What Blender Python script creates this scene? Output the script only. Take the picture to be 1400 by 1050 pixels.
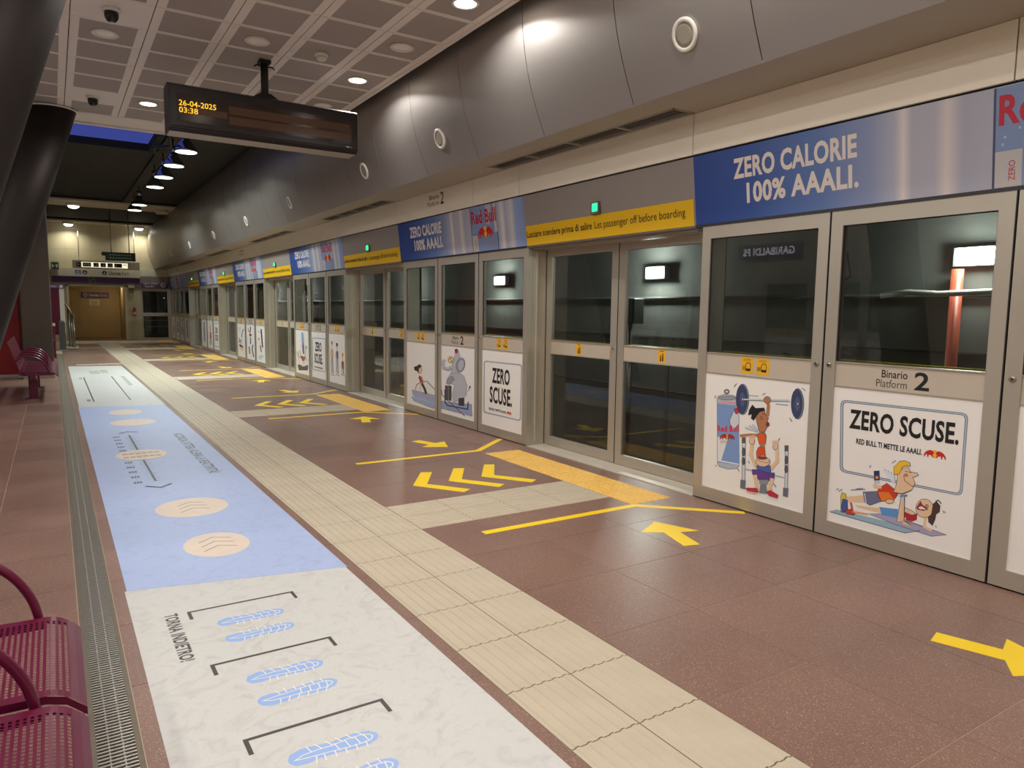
import bpy, math, random
from math import pi, sin, cos, radians as rad
from mathutils import Vector, Matrix
random.seed(7)
for o in list(bpy.data.objects): bpy.data.objects.remove(o)
SC = bpy.context.scene
COL = SC.collection

# ------------------------------------------------------------------ camera, world, exposure
EYE = 1.44
PITCH, YAW, ROLL, FPX = 0.10407, 0.569847, 0.012099, 977.53
def cam_basis():
    cp, sp, cy, sy = cos(PITCH), sin(PITCH), cos(YAW), sin(YAW)
    f = Vector((sy*cp, cy*cp, -sp)); r = Vector((cy, -sy, 0)); u = r.cross(f)
    return r*cos(ROLL)+u*sin(ROLL), u*cos(ROLL)-r*sin(ROLL), f
_r, _u, _f = cam_basis()
cd = bpy.data.cameras.new('camera'); cam = bpy.data.objects.new('camera', cd); COL.objects.link(cam)
M = Matrix((( _r.x, _u.x, -_f.x, 0), (_r.y, _u.y, -_f.y, 0), (_r.z, _u.z, -_f.z, EYE), (0, 0, 0, 1)))
cam.matrix_world = M
cd.sensor_fit = 'HORIZONTAL'; cd.sensor_width = 36; cd.lens = FPX*36/1400; cd.clip_start = .02; cd.clip_end = 300
SC.camera = cam
W = bpy.data.worlds.new('dusk'); SC.world = W; W.use_nodes = True
bg = W.node_tree.nodes['Background']; bg.inputs[0].default_value = (0.045, 0.062, 0.28, 1); bg.inputs[1].default_value = .85
vs = SC.view_settings
vs.view_transform = 'Standard'; vs.look = 'None'; vs.gamma = 1; vs.use_curve_mapping = False; vs.exposure = 0.1
SC.cycles.max_bounces = 8; SC.cycles.diffuse_bounces = 4; SC.cycles.glossy_bounces = 4; SC.cycles.transparent_max_bounces = 16
SC.cycles.sample_clamp_indirect = 6
DOWN = 17.0        # watts of one lit downlight
WARM = (1.0, .965, .915); COOL = (.92, 1.0, .93)

# ------------------------------------------------------------------ materials
def lin(c):
    def f(v):
        v /= 255.0
        return v/12.92 if v <= .04045 else ((v+.055)/1.055)**2.4
    return tuple(f(v) for v in c)+(1,)
MATS = {}
def mat(name, rgb, rough=.5, metal=0.0, noise=0.0, scale=8.0, bump=0.0, bscale=60.0, spec=.5, emit=0.0, rnoise=0.0, stretch=None):
    if name in MATS: return MATS[name]
    m = bpy.data.materials.new(name); m.use_nodes = True; nt = m.node_tree; b = nt.nodes['Principled BSDF']
    c = lin(rgb); b.inputs['Base Color'].default_value = c; b.inputs['Roughness'].default_value = rough
    b.inputs['Metallic'].default_value = metal; b.inputs['Specular IOR Level'].default_value = spec
    if noise or bump or rnoise:
        tc = nt.nodes.new('ShaderNodeTexCoord'); mp = nt.nodes.new('ShaderNodeMapping')
        nt.links.new(tc.outputs['Object'], mp.inputs[0])
        if stretch: mp.inputs['Scale'].default_value = stretch
        n = nt.nodes.new('ShaderNodeTexNoise'); n.inputs['Scale'].default_value = scale; n.inputs['Detail'].default_value = 5
        nt.links.new(mp.outputs[0], n.inputs['Vector'])
    if noise:
        mx = nt.nodes.new('ShaderNodeMix'); mx.data_type = 'RGBA'
        mx.inputs[6].default_value = tuple(v*(1-noise) for v in c[:3])+(1,)
        mx.inputs[7].default_value = tuple(min(1, v*(1+noise)) for v in c[:3])+(1,)
        nt.links.new(n.outputs[0], mx.inputs[0]); nt.links.new(mx.outputs[2], b.inputs['Base Color'])
    if rnoise:
        mr = nt.nodes.new('ShaderNodeMapRange'); mr.inputs[3].default_value = max(.02, rough-rnoise); mr.inputs[4].default_value = rough+rnoise
        nt.links.new(n.outputs[0], mr.inputs[0]); nt.links.new(mr.outputs[0], b.inputs['Roughness'])
    if bump:
        n2 = nt.nodes.new('ShaderNodeTexNoise'); n2.inputs['Scale'].default_value = bscale; n2.inputs['Detail'].default_value = 3
        nt.links.new(mp.outputs[0], n2.inputs['Vector'])
        bp = nt.nodes.new('ShaderNodeBump'); bp.inputs['Strength'].default_value = bump; bp.inputs['Distance'].default_value = .01
        nt.links.new(n2.outputs[0], bp.inputs['Height']); nt.links.new(bp.outputs[0], b.inputs['Normal'])
    if emit:
        b.inputs['Emission Color'].default_value = c; b.inputs['Emission Strength'].default_value = emit
    MATS[name] = m
    return m
def emis(name, col, s):
    if name in MATS: return MATS[name]
    m = bpy.data.materials.new(name); m.use_nodes = True; nt = m.node_tree
    nt.nodes.remove(nt.nodes['Principled BSDF'])
    e = nt.nodes.new('ShaderNodeEmission'); e.inputs[0].default_value = tuple(col)+(1,); e.inputs[1].default_value = s
    nt.links.new(e.outputs[0], nt.nodes['Material Output'].inputs[0]); MATS[name] = m
    return m
def glass(name, tint, ior=1.5, rough=.0):
    m = bpy.data.materials.new(name); m.use_nodes = True; nt = m.node_tree
    nt.nodes.remove(nt.nodes['Principled BSDF'])
    t = nt.nodes.new('ShaderNodeBsdfTransparent'); t.inputs[0].default_value = tint
    g = nt.nodes.new('ShaderNodeBsdfGlossy'); g.inputs['Roughness'].default_value = rough
    f = nt.nodes.new('ShaderNodeFresnel'); f.inputs[0].default_value = ior
    ge = nt.nodes.new('ShaderNodeNewGeometry'); mr = nt.nodes.new('ShaderNodeMapRange')   # same index on both faces of the pane
    mr.inputs[3].default_value = ior; mr.inputs[4].default_value = 1/ior
    nt.links.new(ge.outputs['Backfacing'], mr.inputs[0]); nt.links.new(mr.outputs[0], f.inputs[0])
    x = nt.nodes.new('ShaderNodeMixShader')
    nt.links.new(f.outputs[0], x.inputs[0]); nt.links.new(t.outputs[0], x.inputs[1]); nt.links.new(g.outputs[0], x.inputs[2])
    nt.links.new(x.outputs[0], nt.nodes['Material Output'].inputs[0]); MATS[name] = m
    return m
def granite(name, base, dark, light, rough):
    """speckled polished stone: fine voronoi flecks over a slow tonal drift, in world-sized object space"""
    m = bpy.data.materials.new(name); m.use_nodes = True; nt = m.node_tree; b = nt.nodes['Principled BSDF']
    tc = nt.nodes.new('ShaderNodeTexCoord'); oi = nt.nodes.new('ShaderNodeObjectInfo')
    ad = nt.nodes.new('ShaderNodeVectorMath'); ad.operation = 'ADD'
    nt.links.new(tc.outputs['Object'], ad.inputs[0]); nt.links.new(oi.outputs['Location'], ad.inputs[1])
    v = nt.nodes.new('ShaderNodeTexVoronoi'); v.inputs['Scale'].default_value = 300
    n = nt.nodes.new('ShaderNodeTexNoise'); n.inputs['Scale'].default_value = 1.4; n.inputs['Detail'].default_value = 6
    nt.links.new(ad.outputs[0], v.inputs['Vector']); nt.links.new(ad.outputs[0], n.inputs['Vector'])
    sp = nt.nodes.new('ShaderNodeSeparateColor'); nt.links.new(v.outputs['Color'], sp.inputs[0])
    cr = nt.nodes.new('ShaderNodeValToRGB'); e = cr.color_ramp.elements
    e[0].position = 0; e[0].color = lin(dark); e[1].position = .2; e[1].color = lin(base)
    a = e.new(.90); a.color = lin(base); a = e.new(.99); a.color = lin(light)
    nt.links.new(sp.outputs[0], cr.inputs[0])
    hs = nt.nodes.new('ShaderNodeHueSaturation'); mr = nt.nodes.new('ShaderNodeMapRange')
    mr.inputs[1].default_value = .3; mr.inputs[2].default_value = .7; mr.inputs[3].default_value = .88; mr.inputs[4].default_value = 1.1
    nt.links.new(n.outputs[0], mr.inputs[0]); nt.links.new(mr.outputs[0], hs.inputs['Value']); nt.links.new(cr.outputs[0], hs.inputs['Color'])
    hs2 = nt.nodes.new('ShaderNodeHueSaturation'); mr2 = nt.nodes.new('ShaderNodeMapRange')
    mr2.inputs[3].default_value = .93; mr2.inputs[4].default_value = 1.07
    nt.links.new(oi.outputs['Random'], mr2.inputs[0]); nt.links.new(mr2.outputs[0], hs2.inputs['Value']); nt.links.new(hs.outputs[0], hs2.inputs['Color'])
    nt.links.new(hs2.outputs[0], b.inputs['Base Color'])
    r = nt.nodes.new('ShaderNodeMapRange'); r.inputs[3].default_value = rough-.08; r.inputs[4].default_value = rough+.12
    nt.links.new(n.outputs[0], r.inputs[0]); nt.links.new(r.outputs[0], b.inputs['Roughness'])
    MATS[name] = m
    return m
def ink(rgb, rough=.45):
    return mat('ink_%d_%d_%d_%d' % (*[int(v) for v in rgb], int(rough*100)), rgb, rough)

def scuffed(name, base, dirt):
    m = bpy.data.materials.new(name); m.use_nodes = True; nt = m.node_tree; b = nt.nodes['Principled BSDF']; b.inputs['Roughness'].default_value = .5
    tc = nt.nodes.new('ShaderNodeTexCoord'); n = nt.nodes.new('ShaderNodeTexNoise'); n.inputs['Scale'].default_value = 7; n.inputs['Detail'].default_value = 8; n.inputs['Distortion'].default_value = 2.2
    n2 = nt.nodes.new('ShaderNodeTexNoise'); n2.inputs['Scale'].default_value = 26; n2.inputs['Detail'].default_value = 6; n2.inputs['Distortion'].default_value = 5
    nt.links.new(tc.outputs['Object'], n.inputs['Vector']); nt.links.new(tc.outputs['Object'], n2.inputs['Vector'])
    mr = nt.nodes.new('ShaderNodeMapRange'); mr.inputs[1].default_value = .5; mr.inputs[2].default_value = .78; mr.inputs[4].default_value = .8
    mr2 = nt.nodes.new('ShaderNodeMapRange'); mr2.inputs[1].default_value = .56; mr2.inputs[2].default_value = .8; mr2.inputs[4].default_value = .7
    ma = nt.nodes.new('ShaderNodeMath'); ma.operation = 'ADD'; ma.use_clamp = True
    nt.links.new(n.outputs[0], mr.inputs[0]); nt.links.new(n2.outputs[0], mr2.inputs[0]); nt.links.new(mr.outputs[0], ma.inputs[0]); nt.links.new(mr2.outputs[0], ma.inputs[1])
    mx = nt.nodes.new('ShaderNodeMix'); mx.data_type = 'RGBA'; mx.inputs[6].default_value = lin(base); mx.inputs[7].default_value = lin(dirt)
    nt.links.new(ma.outputs[0], mx.inputs[0]); nt.links.new(mx.outputs[2], b.inputs['Base Color']); MATS[name] = m
    return m
RED = granite('red_porphyry', (131, 100, 88), (104, 77, 68), (176, 150, 132), .33)
GROUT = mat('grout', (190, 170, 150), .9, noise=.15)
BEIGE = mat('beige_tactile', (186, 173, 152), .6, noise=.12, scale=5, bump=.1)
STUD = mat('ochre_studded', (234, 186, 92), .6, noise=.12, scale=6)
TAPE = mat('yellow_tape', (246, 208, 20), .45, noise=.05)
ALU = mat('satin_aluminium', (186, 178, 165), .38, .55, noise=.05, scale=3, rnoise=.06, stretch=(1, 1, .15))
ALU2 = mat('band_aluminium', (196, 184, 168), .45, .15, noise=.03)
JAMB = mat('jamb_aluminium', (186, 180, 164), .4, .5, noise=.04)
BLACK = mat('black_gasket', (22, 22, 22), .6)
GLASS = glass('screen_glass', (.80, .81, .79, 1), 1.52)
DUCT = mat('brushed_duct', (180, 174, 170), .47, .9, noise=.04, scale=2, rnoise=.05, bump=.02, bscale=3, stretch=(1, .3, 1))
SOFF = mat('soffit_grey', (176, 168, 156), .5, .3, noise=.05)
FASC = mat('cream_fascia', (238, 229, 212), .5, .05, noise=.05, scale=2, stretch=(1, 1, 4))
TILEL = mat('ceiling_light', (236, 228, 222), .6)
TILED = mat('ceiling_perforated', (170, 161, 156), .75, noise=.1, scale=260)
GAP = mat('ceiling_gap', (40, 36, 34), .9)
WHITE = mat('white_plastic', (226, 222, 212), .4)
DARK = mat('dark_roof', (40, 38, 36), .85, noise=.2, scale=4)
BEAM = mat('beam_cream', (206, 196, 172), .7, noise=.06)
COLM = mat('bronze_column', (58, 52, 50), .6, .75, noise=.1, scale=2, rnoise=.06)
PILL = mat('brushed_pillar', (88, 78, 71), .4, .9, noise=.1, scale=1.5, rnoise=.08)
BURG = mat('burgundy_enamel', (92, 9, 46), .3, .0, noise=.05)
BURG2 = mat('dark_burgundy', (96, 12, 44), .4)
REDW = mat('red_panel', (168, 8, 12), .45, noise=.04)
CREAMT = mat('cream_wall_tile', (206, 194, 162), .45, noise=.06, scale=2)
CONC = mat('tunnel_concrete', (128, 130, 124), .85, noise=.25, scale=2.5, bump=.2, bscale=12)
BALL = mat('track_ballast', (46, 44, 42), .95, noise=.4, scale=14, bump=.6, bscale=30)
STEEL = mat('stainless', (176, 172, 164), .28, 1.0)
BOXB = mat('board_black', (34, 28, 30), .42, .2)
CREAMS = scuffed('cream_sheet', (197, 196, 193), (176, 173, 167))
BLUES = scuffed('blue_sheet', (164, 180, 218), (152, 164, 198))
PURP = mat('purple_band', (104, 76, 134), .5)
SIGNW = mat('sign_white', (206, 200, 184), .5)

# ------------------------------------------------------------------ mesh helpers
class MB:
    def __init__(s): s.v = []; s.f = []; s.m = []; s.sm = []
    def face(s, pts, mi=0, sm=False):
        n = len(s.v); s.v += [tuple(p) for p in pts]; s.f.append(tuple(range(n, n+len(pts)))); s.m.append(mi); s.sm.append(sm); return s
    def box(s, x0, x1, y0, y1, z0, z1, mi=0):
        n = len(s.v); s.v += [(x0,y0,z0),(x1,y0,z0),(x1,y1,z0),(x0,y1,z0),(x0,y0,z1),(x1,y0,z1),(x1,y1,z1),(x0,y1,z1)]
        for q in ((0,3,2,1),(4,5,6,7),(0,1,5,4),(1,2,6,5),(2,3,7,6),(3,0,4,7)):
            s.f.append(tuple(n+i for i in q)); s.m.append(mi); s.sm.append(False)
        return s
    def bbox(s, x0, x1, y0, y1, z0, z1, b, mi=0):
        """box with chamfered vertical edges and top rim"""
        ring = [(x0+b,y0),(x1-b,y0),(x1,y0+b),(x1,y1-b),(x1-b,y1),(x0+b,y1),(x0,y1-b),(x0,y0+b)]
        cx, cy = (x0+x1)/2, (y0+y1)/2
        sx = (x1-x0-2*b)/(x1-x0); sy = (y1-y0-2*b)/(y1-y0)
        top = [(cx+(x-cx)*sx, cy+(y-cy)*sy) for x, y in ring]
        return s.loft([[(x,y,z0) for x,y in ring],[(x,y,z1-b) for x,y in ring],[(x,y,z1) for x,y in top]], mi=mi, sm=False)
    def loft(s, rings, mi=0, sm=True, closed=True, caps=True):
        n = len(s.v); k = len(rings[0])
        for r in rings: s.v += [tuple(p) for p in r]
        for i in range(len(rings)-1):
            for j in range(k if closed else k-1):
                a = n+i*k+j; b = n+i*k+(j+1) % k
                s.f.append((a, b, b+k, a+k)); s.m.append(mi); s.sm.append(sm)
        if caps and closed:
            s.f.append(tuple(n+j for j in reversed(range(k)))); s.m.append(mi); s.sm.append(False)
            s.f.append(tuple(n+(len(rings)-1)*k+j for j in range(k))); s.m.append(mi); s.sm.append(False)
        return s
    def tube(s, pts, r, n=10, mi=0, caps=True):
        pts = [Vector(p) for p in pts]; rings = []
        rr = r if isinstance(r, (list, tuple)) else [r]*len(pts)
        up = Vector((0, 0, 1))
        d0 = (pts[1]-pts[0]).normalized()
        if abs(d0.dot(up)) > .95: up = Vector((0, 1, 0))
        for i, p in enumerate(pts):
            d = (pts[min(i+1, len(pts)-1)]-pts[max(i-1, 0)]).normalized()
            a = d.cross(up)
            if a.length < 1e-4: a = d.cross(Vector((1, 0, 0)))
            a.normalize(); b = a.cross(d)
            up = b
            rings.append([p+a*(rr[i]*cos(2*pi*k/n))-b*(rr[i]*sin(2*pi*k/n)) for k in range(n)])
        return s.loft(rings, mi, True, True, caps)
    def lathe(s, prof, c=(0,0,0), n=24, mi=0, axis='z', sm=True):
        rings = []
        for r, h in prof:
            ring = []
            for k in range(n):
                a = 2*pi*k/n
                if axis == 'z': ring.append((c[0]+r*cos(a), c[1]+r*sin(a), c[2]+h))
                elif axis == 'x': ring.append((c[0]+h, c[1]+r*cos(a), c[2]+r*sin(a)))
                else: ring.append((c[0]-r*cos(a), c[1]+h, c[2]+r*sin(a)))
            rings.append(ring)
        return s.loft(rings, mi, sm)
    def mesh(s, name, mats):
        me = bpy.data.meshes.new(name); me.from_pydata(s.v, [], s.f)
        for m in (mats if isinstance(mats, (list, tuple)) else [mats]): me.materials.append(m)
        me.polygons.foreach_set('material_index', s.m); me.polygons.foreach_set('use_smooth', s.sm)
        me.update(); return me
    def build(s, name, mats, parent=None, loc=None):
        return link(name, s.mesh(name, mats), parent, loc)
def link(name, me, parent=None, loc=None, rotz=0):
    o = bpy.data.objects.new(name, me); COL.objects.link(o)
    if parent: o.parent = parent
    if loc: o.location = loc
    if rotz: o.rotation_euler = (0, 0, rotz)
    return o
def tag(o, label, cat=None, group=None, kind=None):
    o['label'] = label
    if cat: o['category'] = cat
    if group: o['group'] = group
    if kind: o['kind'] = kind
    return o
def thing(name, label, cat, loc=(0, 0, 0), group=None, rotz=0):
    o = bpy.data.objects.new(name, None); o.empty_display_size = .1; COL.objects.link(o); o.location = loc
    if rotz: o.rotation_euler = (0, 0, rotz)
    return tag(o, label, cat, group)
KIDS = {}
def copy_tree(o, parent=None):
    c = o.copy(); COL.objects.link(c)
    if parent: c.parent = parent
    for ch in o.children: copy_tree(ch, c)
    return c
def disk(x, y, z, w, col, r, parent, spread=180):
    l = bpy.data.lights.new('lamp_light', 'AREA'); l.shape = 'DISK'; l.size = 2*r; l.energy = w; l.color = col; l.spread = rad(spread)
    o = bpy.data.objects.new('lamp_light', l); COL.objects.link(o); o.location = (x, y, z); o.parent = parent
    return o
def spot(x, y, z, w, col, size=150, r=.09, parent=None, aim=None):
    l = bpy.data.lights.new('lamp_light', 'SPOT'); l.energy = w; l.color = col; l.spot_size = rad(size); l.spot_blend = 1; l.shadow_soft_size = r
    o = bpy.data.objects.new('lamp_light', l); COL.objects.link(o); o.location = (x, y, z)
    if aim: o.rotation_euler = (Vector(aim)).to_track_quat('-Z', 'Y').to_euler()
    if parent: o.parent = parent
    return o

# ---- flat print: layered ink shapes
TXT = {}
def glyphs(s, bold):
    k = (s, bold)
    if k not in TXT:
        c = bpy.data.curves.new('t', 'FONT'); c.body = s; c.offset = bold; c.resolution_u = 3; c.fill_mode = 'FRONT'; c.space_character = 1.0+1.6*bold
        o = bpy.data.objects.new('t', c); me = bpy.data.meshes.new_from_object(o)
        vs_ = [(v.co.x, v.co.y) for v in me.vertices]; fs = [tuple(p.vertices) for p in me.polygons]
        bpy.data.objects.remove(o); bpy.data.curves.remove(c); bpy.data.meshes.remove(me)
        xs = [v[0] for v in vs_]; ys = [v[1] for v in vs_]
        TXT[k] = (vs_, fs, min(xs), max(xs), min(ys), max(ys))
    return TXT[k]
def homography(src, dst):
    import numpy as np
    A = []; B = []
    for (x, y), (u, v) in zip(src, dst):
        A.append([x, y, 1, 0, 0, 0, -u*x, -u*y]); B.append(u); A.append([0, 0, 0, x, y, 1, -v*x, -v*y]); B.append(v)
    h = np.linalg.solve(np.array(A, float), np.array(B, float))
    return lambda x, y: ((h[0]*x+h[1]*y+h[2])/(h[6]*x+h[7]*y+1), (h[3]*x+h[4]*y+h[5])/(h[6]*x+h[7]*y+1))
class Art:
    """ink shapes on a plane, origin o, axes U V, normal N; warp maps drawing coordinates to plane metres"""
    def __init__(s, o, U, V, N, warp=None, step=.00003, rough=.45, base=.0004):
        s.o, s.U, s.V, s.N = Vector(o), Vector(U), Vector(V), Vector(N); s.w = warp; s.mb = MB(); s.mats = []; s.ix = {}; s.n = base; s.step = step; s.rough = rough; s.outline = None
    def mi(s, col):
        if col not in s.ix: s.ix[col] = len(s.mats); s.mats.append(col if isinstance(col, bpy.types.Material) else ink(col, s.rough))
        return s.ix[col]
    def P(s, p, raw=False):
        u, v = p if (raw or not s.w) else s.w(*p)
        return s.o+s.U*u+s.V*v+s.N*s.n
    def poly(s, pts, col, raw=False):
        q = [s.P(p, raw) for p in pts]
        a = Vector((0, 0, 0))
        for i in range(len(q)): a += q[i].cross(q[(i+1) % len(q)])
        if a.dot(s.N) < 0: q.reverse()
        s.mb.face(q, s.mi(col)); s.n += s.step
        if s.outline and len(pts) > 4: s.line(pts, s.outline, OUT, True)
        return s
    def ell(s, cx, cy, rx, ry, col, rot=0, n=20, a0=0, a1=360):
        c, d = cos(rad(rot)), sin(rad(rot)); pts = []
        for k in range(n if a1-a0 >= 360 else n+1):
            t = rad(a0+(a1-a0)*k/n); x, y = rx*cos(t), ry*sin(t); pts.append((cx+x*c-y*d, cy+x*d+y*c))
        return s.poly(pts, col)
    def line(s, pts, w, col, closed=False):
        ps = [Vector(p) for p in pts]; L = []; R = []; n = len(ps)
        for i, p in enumerate(ps):
            a = ps[(i-1) % n] if (i > 0 or closed) else None; b = ps[(i+1) % n] if (i < n-1 or closed) else None
            d1 = (p-a).normalized() if a else None; d2 = (b-p).normalized() if b else None
            d1 = d1 or d2; d2 = d2 or d1
            n1 = Vector((-d1.y, d1.x)); n2 = Vector((-d2.y, d2.x)); m = n1+n2
            m = m.normalized() if m.length > 1e-3 else n1
            k = (w/2)/max(.35, m.dot(n1)); L.append(p+m*k); R.append(p-m*k)
        mi = s.mi(col); rng = range(n if closed else n-1)
        for i in rng:
            j = (i+1) % n; q = [s.P(tuple(x)) for x in (L[i], L[j], R[j], R[i])]
            a = (q[1]-q[0]).cross(q[2]-q[1])
            if a.dot(s.N) < 0: q.reverse()
            s.mb.face(q, mi)
        s.n += s.step; return s
    def text(s, t, x, y, w, h, col, bold=.0, rot=0, italic=0.0, wy=None):
        """bounding box of the glyphs is fitted to w x h with its lower left at x,y (plane metres, or drawing units when wy given)"""
        vs_, fs, x0, x1, y0, y1 = glyphs(t, bold); c, d = cos(rad(rot)), sin(rad(rot)); mi = s.mi(col); q = []
        for (a, b) in vs_:
            v = (b-y0)/(y1-y0); px = (a-x0)/(x1-x0)*w+italic*v*h; py = v*h
            q.append(s.P((x+px*c-py*d, y+px*d+py*c)))
        f0 = fs[0]; nn = (q[f0[1]]-q[f0[0]]).cross(q[f0[2]]-q[f0[1]])
        flip = nn.dot(s.N) < 0
        base = len(s.mb.v); s.mb.v += [tuple(p) for p in q]
        for f in fs:
            s.mb.f.append(tuple(base+i for i in (reversed(f) if flip else f))); s.mb.m.append(mi); s.mb.sm.append(False)
        s.n += s.step; return s
    def build(s, name, parent):
        return s.mb.build(name, s.mats, parent)

# ------------------------------------------------------------------ layout constants
XW = 4.155                 # face of the platform screen
PIT = 5.48                 # length of one bay
D0 = 3.85                  # near edge of first door opening in view
DW = 2.35                  # door opening
XD = 4.388                 # face of the recessed door leaves
HB, HT = 2.085, 2.595      # header bottom and top
ZC = 3.91; YE = 33.0
XG = 1.97                  # right edge of tactile strip
NB = 6
ORD = ['first', 'second', 'third', 'fourth', 'fifth', 'sixth', 'seventh']

# ================================================================== THE SETTING
# ---- floor
fl = MB().box(-3.6, XW+.02, -3, YE, -.3, -.0016).build('floor', GROUT)
tag(fl, 'brown speckled stone tile floor with ribbed beige guide strip', 'floor', kind='structure')
TY = PIT/9; Y0 = 4.155-9*TY
def tile_mesh(w, l, m, name='tile', t=.006):
    b = .0016
    return MB().box(b, w-b, b, l-b, -.0014, 0).mesh(name, m)
cols = [(-3.37, -2.77), (-2.77, -2.17), (-2.17, -1.57), (-1.57, -.97), (-.97, -.37), (-.37, .035), (.185, .77), (.77, 1.37), (1.97, 2.57), (2.57, 3.17), (3.17, 3.77), (3.77, 4.16)]
redm = {}; cand = []
for (a, b) in cols:
    for j in range(-6, 52):
        y0 = Y0+j*TY; y1 = y0+TY
        if y0 > YE-.05: continue
        y1 = min(y1, YE)
        strip = (j % 9 == 0)
        xa, xb = a, b
        if strip and a >= 1.9:
            if b <= 3.6: continue
            if a < 3.58: xa = 3.58
        cand.append((xa, xb, y0, y1))
def in_view(x, y):
    return x > -1.2 and y > .9 and (x > 1.2 or y > 2) and y > x*.33
cand.sort(key=lambda c: (0 if in_view(c[1], c[3]) else 1, (c[0]+c[1])**2/4+((c[2]+c[3])/2)**2))
rest = MB()
for i, (xa, xb, y0, y1) in enumerate(cand):
    if i < 300:
        k = (round(xb-xa, 3), round(y1-y0, 3))
        if k not in redm: redm[k] = tile_mesh(k[0], k[1], RED)
        link('tile', redm[k], fl, (xa, y0, 0))
    else:
        rest.box(xa+.0016, xb-.0016, y0+.0016, y1-.0016, -.0014, 0)
r_ = rest.build('tile_field', RED, fl); r_['kind'] = 'stuff'
# tactile tiles with raised ribs
def rib_mesh(w, l, along_y=True):
    b = .003; m = MB(); n = 6; p = [(b, -.0014), (b, 0)]
    W_ = w-2*b; pitch = W_/n
    for k in range(n):
        x = b+k*pitch
        p += [(x+pitch*.26, 0), (x+pitch*.36, .0045), (x+pitch*.64, .0045), (x+pitch*.74, 0)]
    p += [(w-b, 0), (w-b, -.0014)]
    for i in range(len(p)-1):
        (x0, z0), (x1, z1) = p[i], p[i+1]
        q = [(x0, b, z0), (x1, b, z1), (x1, l-b, z1), (x0, l-b, z0)]
        if not along_y: q = [(y, w-x, z) for x, y, z in q]
        m.face(q)
    for yy in (b, l-b):
        q = [(x, yy, z) for x, z in p]
        if not along_y: q = [(y, w-x, z) for x, y, z in q]
        m.face(q)
    return m.mesh('tactile_tile', BEIGE)
MB().box(1.37, 1.97, -1, YE, -.0015, -.0009).build('strip_bed', mat('strip_bed', (120, 108, 88), .9), fl)
tm = rib_mesh(.3, .4); tm2 = rib_mesh(TY/2, .4, False)
for i in range(-4, 79):
    y = 1.75+.4*i
    if y+.4 > YE: break
    for x in (1.37, 1.67): link('tactile_tile', tm, fl, (x, y, 0))
for k in range(-1, NB):
    for r in range(2):
        for c in range(4):
            y = 4.155+k*PIT+r*TY/2
            if y+TY/2 < YE: link('tactile_tile', tm2, fl, (1.97+.4025*c, y, 0))
# ochre studded tiles in front of every door
sm_ = MB(); L_ = 2.18/6
sm_.box(.002, .398, .002, L_-.002, -.0014, .001)
for a in range(6):
    for b in range(6):
        cx, cy = .4*(a+.5)/6, L_*(b+.5)/6
        r0, r1 = .017, .010
        lo = [(cx+r0*cos(t*pi/3), cy+r0*sin(t*pi/3), .001) for t in range(6)]; hi = [(cx+r1*cos(t*pi/3), cy+r1*sin(t*pi/3), .006) for t in range(6)]
        sm_.loft([lo, hi], sm=False)
sme = sm_.mesh('studded_tile', STUD)
for k in range(-1, NB):
    for j in range(6):
        y = 3.9+k*PIT+j*L_
        if y+L_ < YE and y > -2.5: link('studded_tile', sme, fl, (3.58, y, .0005))
# cream cross joints to the left of the strip
for y in (19.85, 27.4, 30.75):
    MB().box(.42, 1.368, y-.1, y+.1, -.001, .002).build('joint_strip', BEAM, fl)

# ---- ceiling of 0.6 m perforated panels
ce = MB().box(-3.6, 3.245, -3, 11.62, ZC+.02, ZC+.1).build('ceiling', GAP)
tag(ce, 'low ceiling of square perforated metal panels above the near platform', 'ceiling', kind='structure')
def ctile(w, plain=False, end=False):
    m = MB(); g = .004; l = .6
    if plain: m.box(g, w-g, g, l-g, 0, .02); return m.mesh('ceiling_panel', [TILEL, TILED])
    bx, by = .075, .028
    m.box(g, bx, g, l-g, 0, .02).box(w-bx, w-g, g, l-g, 0, .02).box(bx, w-bx, g, by, 0, .02).box(bx, w-bx, l-by, l-g, 0, .02)
    m.box(bx, w-bx, by, l-by, .003, .02, 1)
    return m.mesh('ceiling_panel', [TILEL, TILED])
ct, ctp = ctile(.601), ctile(.601, True)
CX = [.84+.6012*k for k in range(-7, 5)]
CY0 = 5.68-.6*14
plainset = {(-1, 7.14), (-1, 10.18)}
for i in range(-7, 4):
    x = .84+.6012*i
    for j in range(23):
        y = CY0+.6*j
        if y+.6 > 11.5 or x < -1.7 and y > 8: continue
        pl = any(i == a and y <= b < y+.6 for a, b in plainset)
        link('ceiling_panel', ctp if pl else ct, ce, (x, y, ZC))
ylast = CY0+.6*23
MB().box(-3.6, 3.22, 11.085, 11.62, ZC-.002, ZC+.018).build('edge_panel', TILEL, ce)
MB().box(-3.6, 3.245, 11.60, 11.66, ZC-.03, ZC+.75).build('edge_board', TILEL, ce)
MB().box(3.225, 3.26, -3, 11.62, ZC-.015, ZC+.15).build('edge_trim', TILEL, ce)
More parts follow.
